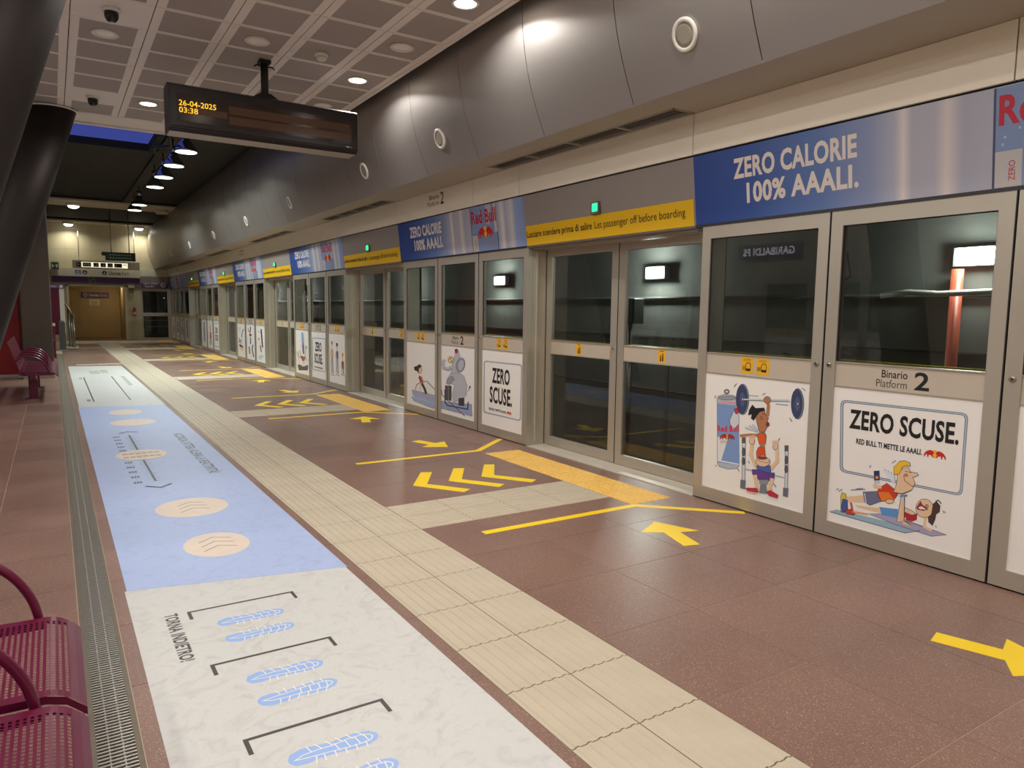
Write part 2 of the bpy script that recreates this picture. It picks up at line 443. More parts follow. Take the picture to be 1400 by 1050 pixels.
# high dark roof with a skylight opening, two cream beams
rf = MB()
ZR = 4.66
rf.box(-3.6, 3.9, 17.2, YE+.2, ZR, ZR+.15).box(1.85, 3.9, 11.5, 17.2, ZR, ZR+.15).box(-3.6, -1.6, 11.5, 17.2, ZR, ZR+.15).box(-3.9, 3.9, -3.2, 11.5, ZR, ZR+.15)  # last box lies unseen above the low ceiling, added to block sky light
o = rf.build('ceiling_high', DARK); tag(o, 'dark high roof beyond the low ceiling, open to dusk sky', 'roof', kind='structure')
for n_, (a, b) in enumerate(((25.7, 27.2), (32.1, YE))):
    o = MB().box(-3.6, 3.55, a, b, 4.55, 4.70).build('trim_%d' % (n_+1), BEAM); tag(o, ('cream beam crossing under the dark roof, nearer one' if n_ == 0 else 'cream beam under the dark roof against the end wall'), 'beam', kind='structure')
    MB().box(-3.6, 3.55, a-.05, a, 4.60, 4.72).build('beam_edge', DARK, o)

# ---- duct along the platform edge: curved panels, soffit, vents
PROF = [(3.60, 2.905), (3.553, 3.01), (3.51, 3.11), (3.473, 3.21), (3.44, 3.31), (3.415, 3.40), (3.395, 3.49), (3.378, 3.59), (3.365, 3.69), (3.357, 3.79), (3.355, 3.89), (3.36, 4.0), (3.37, 4.12), (3.39, 4.25), (3.42, 4.38), (3.46, 4.5), (3.51, 4.6), (3.56, 4.68)]
du = thing('ventilation_duct', 'curved brushed metal duct running along the top of the platform screens', 'duct', (0, 0, 0))
SEAM0, SEAMP = 5.147-1.116*8, 1.116
rings = []
def duct_mesh(l):
    m = MB(); g = .0035
    m.loft([[(x, g, z) for x, z in PROF], [(x, l-g, z) for x, z in PROF]], 0, True, closed=False)
    m.loft([[(x+.03, l-g, z) for x, z in PROF], [(x+.03, g, z) for x, z in PROF]], 0, True, closed=False)
    for yy in (g, l-g):
        for (x0, z0), (x1, z1) in zip(PROF, PROF[1:]): m.face([(x0, yy, z0), (x1, yy, z1), (x1+.03, yy, z1), (x0+.03, yy, z0)])
    return m.mesh('duct_panel', DUCT)
dm = duct_mesh(SEAMP)
for i in range(0, 33):
    y = SEAM0+i*SEAMP
    if y+SEAMP > YE+.02:
        link('duct_panel', duct_mesh(YE-.03-y), du, (0, y, 0)); break
    link('duct_panel', dm, du, (0, y, 0))
MB().box(3.62, 3.66, -3, YE, 2.93, 4.66).build('duct_core', BLACK, du)
SOFP = [(-3, 3.9), (6.55, 9.4), (12.05, 14.3), (17.3, 20.1), (22.9, 25.6), (28.4, YE-.05)]
VENT = [(3.9, 6.55), (9.4, 12.05), (14.3, 17.3), (20.1, 22.9), (25.6, 28.4)]
sf = MB()
for a, b in SOFP: sf.box(3.60, 4.11, a+.002, b-.002, 2.905, 2.93)
for a, b in VENT: sf.box(3.60, 3.86, a, b, 2.905, 2.93).box(4.07, 4.11, a, b, 2.905, 2.93)
sf.build('soffit', SOFF, du)
for n_, (a, b) in enumerate(VENT):
    v = thing('air_vent', '%s long slatted air vent in the duct underside, counted from the camera' % ORD[n_], 'vent', (3.86, a, 2.905), 'air vents under the duct')
    l = b-a
    MB().box(0, .21, 0, l, .05, .06).build('back', BLACK, v)
    MB().box(0, .012, 0, l, -.006, .05).box(.198, .21, 0, l, -.006, .05).box(0, .21, 0, .012, -.006, .05).box(0, .21, l-.012, l, -.006, .05).build('vent_frame', SOFF, v)
    slm = MB().box(0, .006, .012, l-.012, .002, .03).mesh('slat', mat('slat_grey', (120, 116, 108), .5, .3))
    for k in range(5): link('slat', slm, v, (.025+.034*k, 0, .005))
    for k in (1, 2, 3): MB().box(.012, .198, l*k/4-.012, l*k/4+.012, -.002, .02).build('cross_bar', SOFF, v)
# round loudspeakers on the duct
ang = math.atan2(.34, 1.0)
spk = None
sy = [3.43, 6.87, 9.02, 12.48, 15.73, 19.3, 23.0, 27.0]
for n_, y in enumerate(sy):
    if spk is None:
        v = thing('duct_speaker', '', 'speaker', (3.478, y, 3.195), 'round speakers on the duct')
        m = MB().lathe([(.104, 0), (.104, .012), (.094, .018), (.08, .018), (.074, .008)], (0, 0, 0), 36, axis='x'); m.build('ring', WHITE, v)
        MB().lathe([(.077, 0), (.077, .012), (.05, .013)], (0, 0, 0), 36, axis='x').build('grille', mat('speaker_grille', (150, 142, 128), .7, noise=.3, scale=300), v)
        v.rotation_euler = (0, rad(160), 0); spk = v
    else:
        v = copy_tree(spk); v.location = (3.478, y, 3.195)
    v['label'] = '%s round white-rimmed speaker on the curved duct, counted from the camera' % (ORD+['eighth'])[n_]

# ---- fascia between duct and header
fa = MB().box(4.12, 4.6, -3, YE, HT+.005, 2.93).build('trim_3', BLACK); tag(fa, 'cream metal fascia band above the header signs', 'fascia', kind='structure')
js = sorted([k*PIT+o_ for k in range(-1, 7) for o_ in (3.92, 1.78, .82)])
js = [-3]+[j for j in js if -2.8 < j < YE-.2]+[YE]
for a, b in zip(js, js[1:]):
    MB().box(4.095, 4.12, a+.004, b-.004, HT+.012, 2.903).build('fascia_panel', FASC, fa)
for k in range(1, 6, 2):
    A = Art((4.095, 0, 0), (0, -1, 0), (0, 0, 1), (-1, 0, 0))
    y = 8.42+(k-1)*PIT
    A.text('Binario', -y+.03, 2.80, .27, .058, (25, 23, 22), .012).text('Platform', -y-.02, 2.72, .32, .058, (70, 66, 62)).text('2', -y+.34, 2.72, .09, .15, (25, 23, 22), .015)
    A.build('lettering', fa)

# ---- left side: opposite platform edge wall, red block, pillar
wl = MB().box(-3.9, -3.6, -3, YE, -.3, 5).build('wall_left', mat('left_wall', (176, 166, 152), .6, noise=.1)); tag(wl, 'grey wall along the far left side of the platform', 'wall', kind='structure')
wb = MB().box(-3.9, 4.6, -3.2, -3, -.3, 5).build('wall_back', mat('back_wall', (190, 180, 160), .6, noise=.1)); tag(wb, 'plain cream wall behind the camera closing the platform', 'wall', kind='structure')
rw = MB().box(-3.6, -.53, 17.05, 17.35, 0, ZR).build('wall_red', REDW); tag(rw, 'bright red wall panel behind the far bench', 'wall', kind='structure')
for x in (-.56, -1.4, -2.3): MB().box(x-.012, x, 17.04, 17.05, .03, ZR).build('joint', BLACK, rw)
MB().box(-3.6, -.53, 17.02, 17.05, 0, .05).build('plinth', STEEL, rw)
pl = thing('metal_pillar', 'flat brushed metal pillar standing beside the red wall', 'pillar', (-.27, 16.75, 0))
MB().bbox(-.25, .25, -.3, .5, 0, ZR, .015).build('cladding', PILL, pl); MB().box(-.255, .255, -.305, .505, 0, .06).build('plinth', STEEL, pl)

# ---- tunnel beyond the screens
tn = MB(); tn.box(7.6, 7.8, -6, 44, -1.3, 3.4)
o = tn.build('wall_tunnel', CONC); tag(o, 'grey concrete tunnel wall seen through the glass screens', 'wall', kind='structure')
for z in (.25, 1.05, 2.45): MB().box(7.57, 7.6, -6, 44, z, z+.02).build('shutter_line', mat('conc_line', (84, 84, 80), .9), o)
o = MB().box(4.6, 7.8, -6, 44, -1.3, -1.1).build('floor_track', BALL); tag(o, 'dark track bed below the platform edge', 'track bed', kind='structure')
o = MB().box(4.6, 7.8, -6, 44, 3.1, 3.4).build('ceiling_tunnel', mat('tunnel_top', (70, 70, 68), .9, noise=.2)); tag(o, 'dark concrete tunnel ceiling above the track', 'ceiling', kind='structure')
o = MB().box(4.4, 4.6, -6, 44, -1.3, -.3).build('wall_platform_edge', CONC); tag(o, 'concrete platform edge dropping to the track', 'wall', kind='structure')
o = MB().box(4.6, 7.8, -6.2, -6, -1.3, 3.4).box(4.6, 7.8, 44, 44.2, -1.3, 3.4).build('wall_tunnel_end', CONC); tag(o, 'concrete closing the tunnel ends', 'wall', kind='structure')
for n_, x in enumerate((5.3, 6.735)):
    t = MB().box(x-.035, x+.035, -6, 44, -1.0, -.95).box(x-.01, x+.01, -6, 44, -1.07, -1.0).box(x-.07, x+.07, -6, 44, -1.1, -1.07).build('rail', mat('rail_steel', (120, 110, 104), .35, .9))
    tag(t, ('steel running rail of the track nearer the platform' if n_ == 0 else 'steel running rail of the track nearer the tunnel wall'), 'rail', 'rails of the track')
LT = emis('tunnel_lamp', (.9, 1.0, .97), 70)
lp = None
LY_ = [3.46+4.35*k for k in range(7)]
for n_, y in enumerate(LY_):
    if lp is None:
        lp = thing('tunnel_lamp', '', 'lamp', (7.57, y, 2.0), 'lamps on the tunnel wall')
        MB().box(-.10, 0, -.20, .20, -.09, .09).build('housing', mat('lamp_grey', (130, 132, 130), .5), lp)
        MB().loft([[(-.10, -.18, -.075), (-.10, .18, -.075), (-.10, .18, .075), (-.10, -.18, .075)], [(-.125, -.165, -.06), (-.125, .165, -.06), (-.125, .165, .06), (-.125, -.165, .06)]], sm=False).build('diffuser', LT, lp)
        v = lp
    else:
        v = copy_tree(lp); v.location = (7.57, y, 2.0)
    v['label'] = 'bright white lamp on the tunnel wall, %s from the camera' % ORD[n_]
    pl_ = bpy.data.lights.new('lamp_light', 'POINT'); pl_.energy = 22; pl_.color = (.9, 1, .96); pl_.shadow_soft_size = .06
    po_ = bpy.data.objects.new('lamp_light', pl_); COL.objects.link(po_); po_.location = (-.2, 0, 0); po_.parent = v
o = MB().tube([(7.45, 3.6, -1.1), (7.45, 3.6, 1.88)], .055, 14).build('red_pipe', mat('red_pipe', (196, 92, 66), .4)); tag(o, 'red upright pipe against the tunnel wall', 'pipe')
o = MB().tube([(7.565, -5.95, 1.63), (7.565, 43.95, 1.63)], .022, 8).build('conduit', mat('conduit_grey', (110, 110, 106), .5)); tag(o, 'thin grey conduit running level along the tunnel wall', 'conduit')
o = MB().tube([(7.36, 4.3, 1.63), (7.34, 4.0, 1.66), (7.34, 3.7, 1.64), (7.36, 3.2, 1.66), (7.36, 2.6, 1.66)], .03, 8).build('flexible_hose', mat('hose_white', (214, 214, 204), .5)); tag(o, 'pale flexible hose crossing in front of the red pipe', 'hose')
o = MB().tube([(7.5, 5.4, 2.9), (7.5, 5.2, 2.4), (7.5, 4.8, 2.1), (7.5, 4.75, 1.85), (7.5, 5.0, 1.72)], .012, 6).build('cable', BLACK); tag(o, 'loose black cable hanging on the tunnel wall', 'cable')
o = MB().box(6.98, 7.03, -6, 44, .93, .955).build('safety_rail', mat('rail_yellow', (214, 206, 40), .5)); tag(o, 'thin yellow safety rail along the far side of the track', 'rail')
for y in range(-5, 44, 3): MB().box(6.99, 7.02, y, y+.04, -1.1, .93).build('post', STEEL, o)
ob = thing('signal_post', 'grey junction box on a post beside the track', 'junction box', (7.2, 8.0, -1.1))
MB().tube([(0, 0, 0), (0, 0, 2.6)], .035, 10).build('post', STEEL, ob); MB().bbox(-.1, .1, -.17, .17, 2.35, 2.72, .01).build('box', mat('junction_grey', (70, 72, 70), .5), ob)

# ================================================================== PLATFORM SCREENS
PW_, PH_ = .87, .875
INK = (28, 26, 26); OUT = (40, 52, 74)
YEL = (232, 172, 28)
def stickers_pair(A, x, y, w, h):
    for k in range(2):
        X = x+k*(w+.03)
        A.poly([(X, y), (X+w, y), (X+w, y+h), (X, y+h)], YEL)
        for q in (.86, .78): A.line([(X+w*.2, y+h*q), (X+w*.8, y+h*q)], h*.025, (96, 72, 30))
        A.line([(X+w*.42, y+h*.2), (X+w*.40, y+h*.55), (X+w*.48, y+h*.66), (X+w*.72, y+h*.66), (X+w*.8, y+h*.55), (X+w*.78, y+h*.2)], h*.045, INK, True)
        A.poly([(X+w*.42, y+h*.2), (X+w*.78, y+h*.2), (X+w*.78, y+h*.32), (X+w*.42, y+h*.32)], INK)
        for q in ((.18, .30) if k == 0 else (.1, .2, .3)): A.line([(X+w*q, y+h*.22), (X+w*q, y+h*.46)], h*.05, INK)
def bulls(A, cx, cy, w, fy=1):
    """two charging animals before a yellow disc; fy=-1 when drawing coordinates grow downwards"""
    h = w*.42*fy
    A.ell(cx, cy+h*.05, w*.17, abs(h)*.42, (240, 184, 40))
    for sgn in (-1, 1):
        pts = [(.03, .12), (.10, .36), (.20, .44), (.32, .34), (.42, .16), (.50, -.12), (.50, -.40), (.46, -.40), (.42, -.12), (.36, -.10), (.34, -.42), (.29, -.42), (.28, -.12), (.16, -.18), (.08, -.40), (.05, -.36), (.10, -.08)]
        A.poly([(cx+sgn*x*w, cy+y*h) for x, y in pts], (196, 36, 40))
def warp_for(corners, x0, y0, s):
    src = [(x0+x/s, y0+y/s) for x, y in corners]
    h = homography(src, [(0, PH_), (PW_, PH_), (0, 0), (PW_, 0)])
    return lambda x, y: h(x0+x/s, y0+y/s)
SK1, SK2, SK3 = (176, 120, 84), (226, 192, 158), (212, 166, 128)
def art_lift(A):
    can = [(145, 262), (152, 245), (190, 232), (250, 238), (283, 255), (287, 690), (275, 712), (215, 716), (160, 700), (148, 680)]
    A.poly(can, (176, 184, 198)).poly([(145, 290), (285, 305), (287, 690), (150, 672)], (122, 152, 202))
    A.poly([(225, 400), (268, 300), (285, 305), (286, 420), (240, 470)], (206, 210, 218)).poly([(148, 505), (215, 515), (170, 668), (150, 660)], (222, 222, 226))
    A.poly([(160, 272), (270, 284), (272, 298), (162, 284)], (220, 150, 160)).ell(270, 338, 13, 20, (206, 44, 60))
    A.line([(150, 660), (286, 684)], 8, (226, 228, 230)).ell(207, 214, 17, 15, (120, 126, 134)).ell(207, 214, 10, 8, (222, 222, 222)).ell(210, 256, 55, 12, (150, 156, 164))
    A.text('Red Bull', 146, 474, 140, -42, (206, 36, 54), .03)
    bulls(A, 210, 506, 92, -1)
    A.text('ZERO', 165, 545, 95, -14, (200, 110, 110))
    for x, y in ((303, 262), (655, 284)):
        A.ell(x+6, y, 40, 100, (120, 128, 148)).ell(x, y, 36, 94, (58, 66, 102)).ell(x+4, y, 20, 50, (78, 86, 124)).ell(x+6, y, 6, 9, (190, 196, 206))
    A.line([(316, 262), (606, 262)], 10, (196, 204, 214)).line([(316, 268), (610, 272)], 3, OUT).line([(350, 236), (410, 240)], 3, OUT).line([(520, 288), (600, 294)], 4, (90, 112, 160))
    for x in (316, 590):
        y = 512 if x < 400 else 560
        A.poly([(x-8, y), (x+12, y), (x+8, y+300), (x-10, y+300)], (206, 210, 216)).line([(x-8, y), (x-10, y+290)], 3, OUT).line([(x+12, y), (x+8, y+290)], 3, OUT)
        A.poly([(x-12, y-5), (x+14, y-5), (x+12, y+34), (x-12, y+34)], (84, 88, 96)).poly([(x-20, y+270), (x+14, y+275), (x+10, y+335), (x-22, y+325)], (104, 110, 118))
        A.ell(x, y+90, 10, 28, (84, 88, 96)).ell(x-1, y+150, 10, 25, (84, 88, 96))
    A.line([(322, 712), (575, 765)], 9, (170, 176, 186))
    # standing figure
    A.line([(468, 370), (474, 300), (466, 262)], 20, SK1).ell(466, 262, 22, 22, SK1)
    A.ell(440, 500, 20, 24, SK1).line([(415, 492), (355, 490), (292, 498)], 17, SK1)
    for k, (a, b) in enumerate((((405, 468), (325, 440)), ((405, 462), (350, 428)), ((408, 456), (372, 420)))): A.line([a, b], 12, (206, 214, 226)).line([(a[0], a[1]+6), (b[0], b[1]+6)], 2, OUT)
    A.poly([(410, 480), (452, 478), (460, 510), (455, 548), (415, 548), (406, 510)], (222, 88, 40)).poly([(416, 546), (452, 546), (450, 572), (420, 572)], SK1)
    A.poly([(410, 570), (450, 572), (456, 622), (440, 640), (400, 636), (398, 600)], (214, 78, 34))
    A.poly([(388, 340), (412, 318), (448, 330), (462, 370), (476, 382), (466, 392), (474, 420), (450, 470), (418, 474), (402, 420)], SK1).ell(470, 420, 10, 14, (140, 24, 40)).ell(430, 380, 9, 10, (190, 98, 74))
    A.line([(434, 352), (452, 356)], 4, INK)
    A.poly([(352, 330), (372, 296), (392, 318), (446, 314), (452, 332), (420, 340), (398, 368), (380, 396), (364, 384), (370, 356), (346, 362)], (30, 28, 32))
    # seated figure below
    A.line([(398, 700), (362, 620), (370, 545)], 22, SK2).line([(488, 712), (532, 655), (528, 572)], 22, SK2)
    for x, y, s_ in ((370, 530, -1), (520, 560, 1)):
        A.ell(x, y, 17, 24, SK2)
        for k in range(4): A.line([(x-12+8*k, y-8), (x-20+13*k, y-40+3*abs(k-2))], 7, SK2)
    A.poly([(398, 690), (488, 690), (492, 730), (470, 745), (412, 742)], (70, 98, 172)).ell(440, 664, 46, 32, SK2).poly([(400, 640), (440, 620), (486, 650), (470, 672), (420, 660)], SK2).ell(438, 640, 28, 9, (150, 40, 40))
    A.poly([(372, 715), (410, 716), (480, 735), (515, 735), (512, 775), (470, 790), (410, 778), (374, 745)], (98, 62, 140))
    A.poly([(415, 782), (475, 782), (470, 812), (418, 808)], (140, 144, 150)).poly([(425, 812), (462, 812), (470, 872), (416, 866)], (120, 124, 130))
    A.line([(390, 750), (404, 840)], 24, SK2).line([(500, 770), (482, 850)], 24, SK2)
    A.poly([(330, 836), (400, 836), (414, 858), (390, 872), (345, 862)], (200, 40, 54)).line([(332, 858), (412, 872)], 5, (226, 222, 220)).poly([(466, 858), (490, 850), (540, 880), (532, 900), (480, 884)], (200, 40, 54)).line([(470, 886), (534, 906)], 5, (226, 222, 220))
    for a, b in (((255, 182), (272, 160)), ((690, 180), (710, 196)), ((610, 376), (626, 400)), ((436, 230), (456, 220)), ((346, 660), (356, 676)), ((510, 806), (526, 828)), ((548, 508), (540, 524)), ((140, 240), (132, 256)), ((280, 712), (288, 728)), ((136, 690), (146, 698))): A.line([a, b], 4, OUT)
def frame_box(A, c, w=9):
    r = .07; q = []
    for i in range(4):
        p, a, b = Vector(c[i]), Vector(c[i-1]), Vector(c[(i+1) % 4]); L = min((a-p).length, (b-p).length)*r
        a = p+(a-p).normalized()*L; b = p+(b-p).normalized()*L
        for t in (0, .25, .5, .75, 1): q.append(tuple(a*(1-t)**2+p*2*t*(1-t)+b*t*t))
    m_ = Vector((sum(x for x, y in c)/4, sum(y for x, y in c)/4))
    A.line(q, w, (132, 146, 168), True).line(q, w*.35, (196, 204, 214), True)
    A.line([tuple(m_+(Vector(p)-m_)*(1-w/(Vector(p)-m_).length*.55)) for p in q], w*.16, OUT, True)
    A.line([tuple(m_+(Vector(p)-m_)*(1+w/(Vector(p)-m_).length*.6)) for p in q], w*.12, OUT, True)
    return
    A.line(c, w, (132, 146, 168), True).line(c, w*.35, (196, 204, 214), True)
    A.line([(x+w*.7*(1 if i in (0, 3) else -1), y+w*.6*(1 if i < 2 else -1)) for i, (x, y) in enumerate(c)], w*.14, OUT, True)
def art_push(A):     # full photograph pixels x 6.364 in a crop from 1125,610
    c = lambda X, Y: ((1050+X/4-1125)*6.364, (500+Y/4-610)*6.364)   # from the wider crop
    frame_box(A, [c(400, 192), c(1078, 262), c(1045, 705), c(395, 575)], 22)
    frame_pts = [c(432, 340), c(1035, 425), c(495, 248), c(1010, 318)]
    A.text('ZERO SCUSE.', .105, .725, .66, .125, INK, .035) if False else None
    # cartoon pair doing planks
    A.poly([(45, 570), (110, 552), (840, 725), (700, 757)], (150, 178, 196)).poly([(380, 590), (560, 590), (1060, 772), (930, 785), (640, 690)], (168, 160, 192)).line([(60, 575), (700, 757), (830, 735)], 5, OUT).line([(560, 600), (1060, 772), (930, 785)], 4, OUT)
    # far figure
    A.poly([(275, 512), (480, 540), (490, 585), (290, 535)], SK2).poly([(478, 530), (640, 548), (640, 625), (500, 600)], (96, 148, 206)).poly([(690, 530), (760, 560), (800, 590), (770, 640), (700, 640)], SK2)
    A.poly([(690, 570), (760, 600), (805, 590), (800, 640), (760, 655), (692, 632)], (186, 34, 44))
    A.line([(700, 620), (690, 670), (760, 690)], 24, SK2).line([(880, 620), (868, 700), (930, 735)], 22, SK2).line([(840, 600), (905, 610)], 26, SK2)
    A.ell(870, 540, 76, 82, SK2).poly([(800, 535), (835, 480), (850, 510), (900, 548), (860, 560), (815, 552)], (160, 40, 54)).poly([(815, 532), (845, 522), (885, 550), (830, 548)], (230, 224, 220)).ell(890, 520, 14, 14, (206, 140, 110))
    A.poly([(945, 500), (975, 480), (1005, 520), (1000, 570), (960, 600), (930, 590)], (78, 54, 46)).poly([(930, 590), (968, 600), (960, 640), (938, 690), (905, 660), (902, 620)], (78, 54, 46)).line([(965, 480), (990, 468), (1015, 500)], 8, (50, 40, 40))
    # near figure
    A.poly([(195, 440), (345, 428), (350, 490), (210, 486)], SK2).poly([(340, 400), (470, 392), (495, 480), (400, 515), (355, 490)], (108, 112, 140)).line([(352, 410), (366, 500)], 7, (226, 226, 230))
    A.poly([(500, 350), (545, 322), (600, 365), (640, 420), (600, 475), (500, 480), (466, 430), (468, 380)], (206, 62, 36)).poly([(470, 400), (560, 400), (610, 470), (500, 478)], (224, 122, 44)).ell(570, 480, 36, 20, SK2)
    A.line([(500, 355), (445, 350), (440, 330)], 30, SK2)
    A.poly([(432, 215), (482, 212), (484, 320), (438, 326)], (40, 54, 104)).poly([(434, 300), (484, 296), (484, 322), (438, 328)], (196, 200, 210)).ell(460, 272, 16, 16, (224, 146, 50))
    for k in range(4): A.line([(610, 320-8*k), (520+26*k, 200+12*k)], 22, (214, 222, 232)).line([(616, 316-8*k), (528+26*k, 198+12*k)], 3, OUT)
    A.poly([(640, 240), (660, 200), (730, 180), (750, 222), (810, 232), (818, 252), (770, 270), (790, 320), (760, 380), (680, 412), (600, 400), (622, 350), (634, 300)], SK2)
    A.poly([(606, 240), (606, 180), (660, 130), (700, 124), (745, 142), (748, 176), (720, 166), (680, 178), (655, 238), (625, 248)], (236, 188, 50)).line([(690, 250), (700, 300), (760, 345), (782, 350)], 5, (110, 70, 50)).ell(712, 250, 14, 12, (214, 132, 100)).line([(700, 215), (760, 230)], 4, INK).line([(606, 402), (680, 416), (760, 382)], 4, INK)
    A.poly([(668, 440), (698, 440), (696, 650), (630, 660)], SK2).line([(698, 440), (694, 650), (760, 690)], 6, OUT).line([(668, 440), (630, 660)], 6, (96, 130, 180)).poly([(655, 425), (722, 418), (722, 436), (660, 444)], (96, 136, 190))
    A.poly([(148, 440), (160, 405), (190, 415), (195, 450), (180, 570), (150, 570)], (220, 190, 60)).poly([(165, 460), (205, 470), (208, 560), (170, 580), (150, 540)], (70, 90, 150)).poly([(185, 560), (235, 548), (275, 575), (260, 600), (200, 590)], (206, 62, 44)).line([(235, 490), (250, 570)], 16, (190, 70, 60)).line([(250, 570), (380, 592)], 14, (222, 160, 120))
    for a, b in (((110, 380), (130, 370)), ((130, 395), (160, 375)), ((235, 382), (360, 376)), ((280, 372), (340, 366)), ((395, 185), (410, 165)), ((590, 145), (625, 122)), ((1030, 560), (1040, 580)), ((1045, 565), (1052, 580)), ((965, 690), (975, 706))): A.line([a, b], 6, (84, 108, 156))
def art_push_text(A):
    A.text('ZERO SCUSE.', .115, .618, .645, .122, INK, .03).text('RED BULL TI METTE LE AAALI.', .168, .528, .40, .034, INK, .03)
    bulls(A, .64, .545, .12)
def art_sled(A):
    A.poly([(165, 600), (340, 640), (345, 735), (330, 745), (180, 690), (158, 655), (200, 650), (170, 640)], (156, 170, 206)).line([(190, 600), (200, 560), (230, 540), (280, 530), (345, 600)], 5, OUT).line([(160, 655), (345, 700)], 4, (190, 200, 222))
    A.ell(225, 445, 18, 26, SK2).poly([(205, 410), (225, 396), (240, 415), (218, 430), (215, 470), (204, 450), (186, 446), (180, 420)], (40, 30, 30))
    A.poly([(222, 486), (242, 500), (250, 540), (230, 540), (216, 505)], (190, 44, 60)).line([(240, 545), (262, 590), (275, 630)], 18, (44, 40, 46)).line([(232, 545), (225, 590), (236, 620)], 8, SK2).line([(240, 510), (262, 530), (280, 528)], 6, SK2).line([(236, 620), (310, 670)], 5, (200, 140, 110))
def art_eleph(A):
    G = (184, 186, 196); GD = (150, 152, 166)
    A.poly([(397, 690), (470, 700), (630, 710), (635, 805), (397, 750)], (150, 160, 196)).line([(425, 600), (425, 700), (445, 725), (600, 750), (605, 690)], 9, (50, 52, 62)).line([(398, 600), (400, 640), (580, 805)], 6, (70, 74, 88))
    A.poly([(470, 470), (530, 460), (570, 490), (595, 560), (590, 640), (540, 690), (490, 690), (480, 640), (500, 560), (440, 550), (445, 510)], G).poly([(440, 520), (480, 490), (500, 520), (460, 560), (436, 556)], GD).line([(600, 610), (612, 590), (618, 574)], 4, OUT).ell(617, 576, 5, 9, (50, 40, 44))
    A.poly([(482, 400), (500, 330), (540, 330), (545, 400), (530, 470), (470, 470)], G).ell(545, 405, 34, 58, GD, 10).ell(548, 405, 24, 46, G, 10)
    A.line([(478, 420), (450, 440), (415, 430), (410, 390), (420, 365)], 26, G).line([(478, 434), (450, 452), (412, 440)], 4, OUT).poly([(498, 300), (528, 290), (545, 330), (500, 335)], G).ell(470, 365, 22, 26, (226, 178, 50)).ell(462, 372, 8, 12, (236, 226, 210)).ell(480, 362, 8, 11, (236, 226, 210)).ell(514, 296, 13, 18, (190, 40, 50)).ell(508, 288, 6, 8, INK)
    for x in (432, 458): A.poly([(x-6, 565), (x+18, 570), (x+18, 690), (x-6, 680)], (56, 58, 66)).line([(x+6, 570), (x+6, 684)], 3, (110, 112, 120))
    A.poly([(530, 665), (575, 660), (575, 725), (530, 722)], (56, 58, 66)); A.line([(490, 640), (500, 700)], 24, G)
def art_zero(A, x0=790, y0=440, x1=955, y1=555, x2=710, sub=True, fr=None):
    frame_box(A, fr, 8)
def art_zero_text(A, w2=.0):
    A.text('ZERO', .225, .50, .38, .175, INK, .03).text('SCUSE.', .175, .27, .48, .19, INK, .03).text('RED BULL TI METTE LE AAALI.', .16, .185, .38, .028, INK, .03)
    bulls(A, .60, .197, .10)
def art_machine(A):
    A.poly([(150, 235), (172, 232), (185, 300), (190, 510), (172, 515), (160, 400)], (140, 170, 214)).poly([(160, 400), (188, 395), (190, 510), (172, 515)], (96, 108, 176)).line([(172, 360), (176, 440)], 8, (196, 60, 80))
    A.line([(130, 465), (140, 520), (160, 560)], 12, SK3).line([(105, 480), (115, 540), (150, 560)], 7, (70, 66, 80)).ell(165, 560, 18, 22, (110, 60, 50)).line([(208, 400), (206, 480), (200, 540), (220, 600)], 11, SK3).ell(215, 430, 7, 12, (60, 50, 50)).poly([(150, 555), (205, 550), (195, 600), (165, 610)], (170, 90, 70))
    A.line([(120, 540), (125, 650)], 4, (150, 150, 160)).line([(185, 600), (182, 660)], 4, (150, 150, 160)).poly([(105, 660), (130, 650), (180, 680), (225, 660), (242, 665), (235, 730), (120, 730)], (72, 72, 78)).line([(115, 680), (235, 690)], 4, (120, 120, 126))
def art_three(A):
    for x, y0, c1, c2 in ((565, 360, (150, 140, 130), SK3), (632, 385, (60, 50, 60), (90, 96, 140)), (705, 515, (214, 150, 80), (110, 80, 90))):
        A.ell(x, y0+15, 12, 28, c1).line([(x, y0+40), (x+3, y0+110)], 12, SK2).poly([(x-14, y0+100), (x+16, y0+100), (x+14, y0+200), (x-10, y0+200)], c2).line([(x-16, y0+120), (x-22, y0+190)], 5, SK3).line([(x+16, y0+120), (x+22, y0+200)], 5, SK3)
        A.line([(x-6, y0+195), (x-8, y0+270), (x-4, 770)], 11, (140, 146, 160)).line([(x+8, y0+195), (x+14, 785)], 10, (90, 92, 104)); A.line([(x-18, 788), (x+4, 796)], 8, INK).line([(x+8, 800), (x+30, 806)], 8, INK)
def art_a3(A):
    A.poly([(205, 300), (245, 310), (240, 380), (210, 370)], (206, 220, 232)).line([(290, 350), (268, 420), (262, 480)], 13, (90, 110, 160)).line([(220, 490), (222, 560), (250, 520), (248, 580)], 10, (70, 74, 84)).poly([(220, 590), (250, 600), (295, 640), (260, 640), (225, 625)], (50, 46, 50)).poly([(230, 640), (295, 650), (260, 710)], (222, 190, 160)).ell(292, 360, 8, 12, (90, 96, 110))
def art_b3(A):
    A.line([(365, 340), (385, 410)], 12, (110, 124, 190)).line([(410, 310), (400, 410)], 16, (60, 64, 110)).ell(403, 450, 22, 26, (206, 104, 60)).ell(408, 455, 10, 12, (120, 30, 40)).line([(405, 490), (405, 600)], 18, (96, 110, 156)).line([(380, 640), (390, 750)], 16, (80, 80, 110)).line([(445, 610), (430, 680), (455, 800)], 16, (60, 60, 76)).line([(400, 620), (405, 780)], 4, (150, 150, 170))
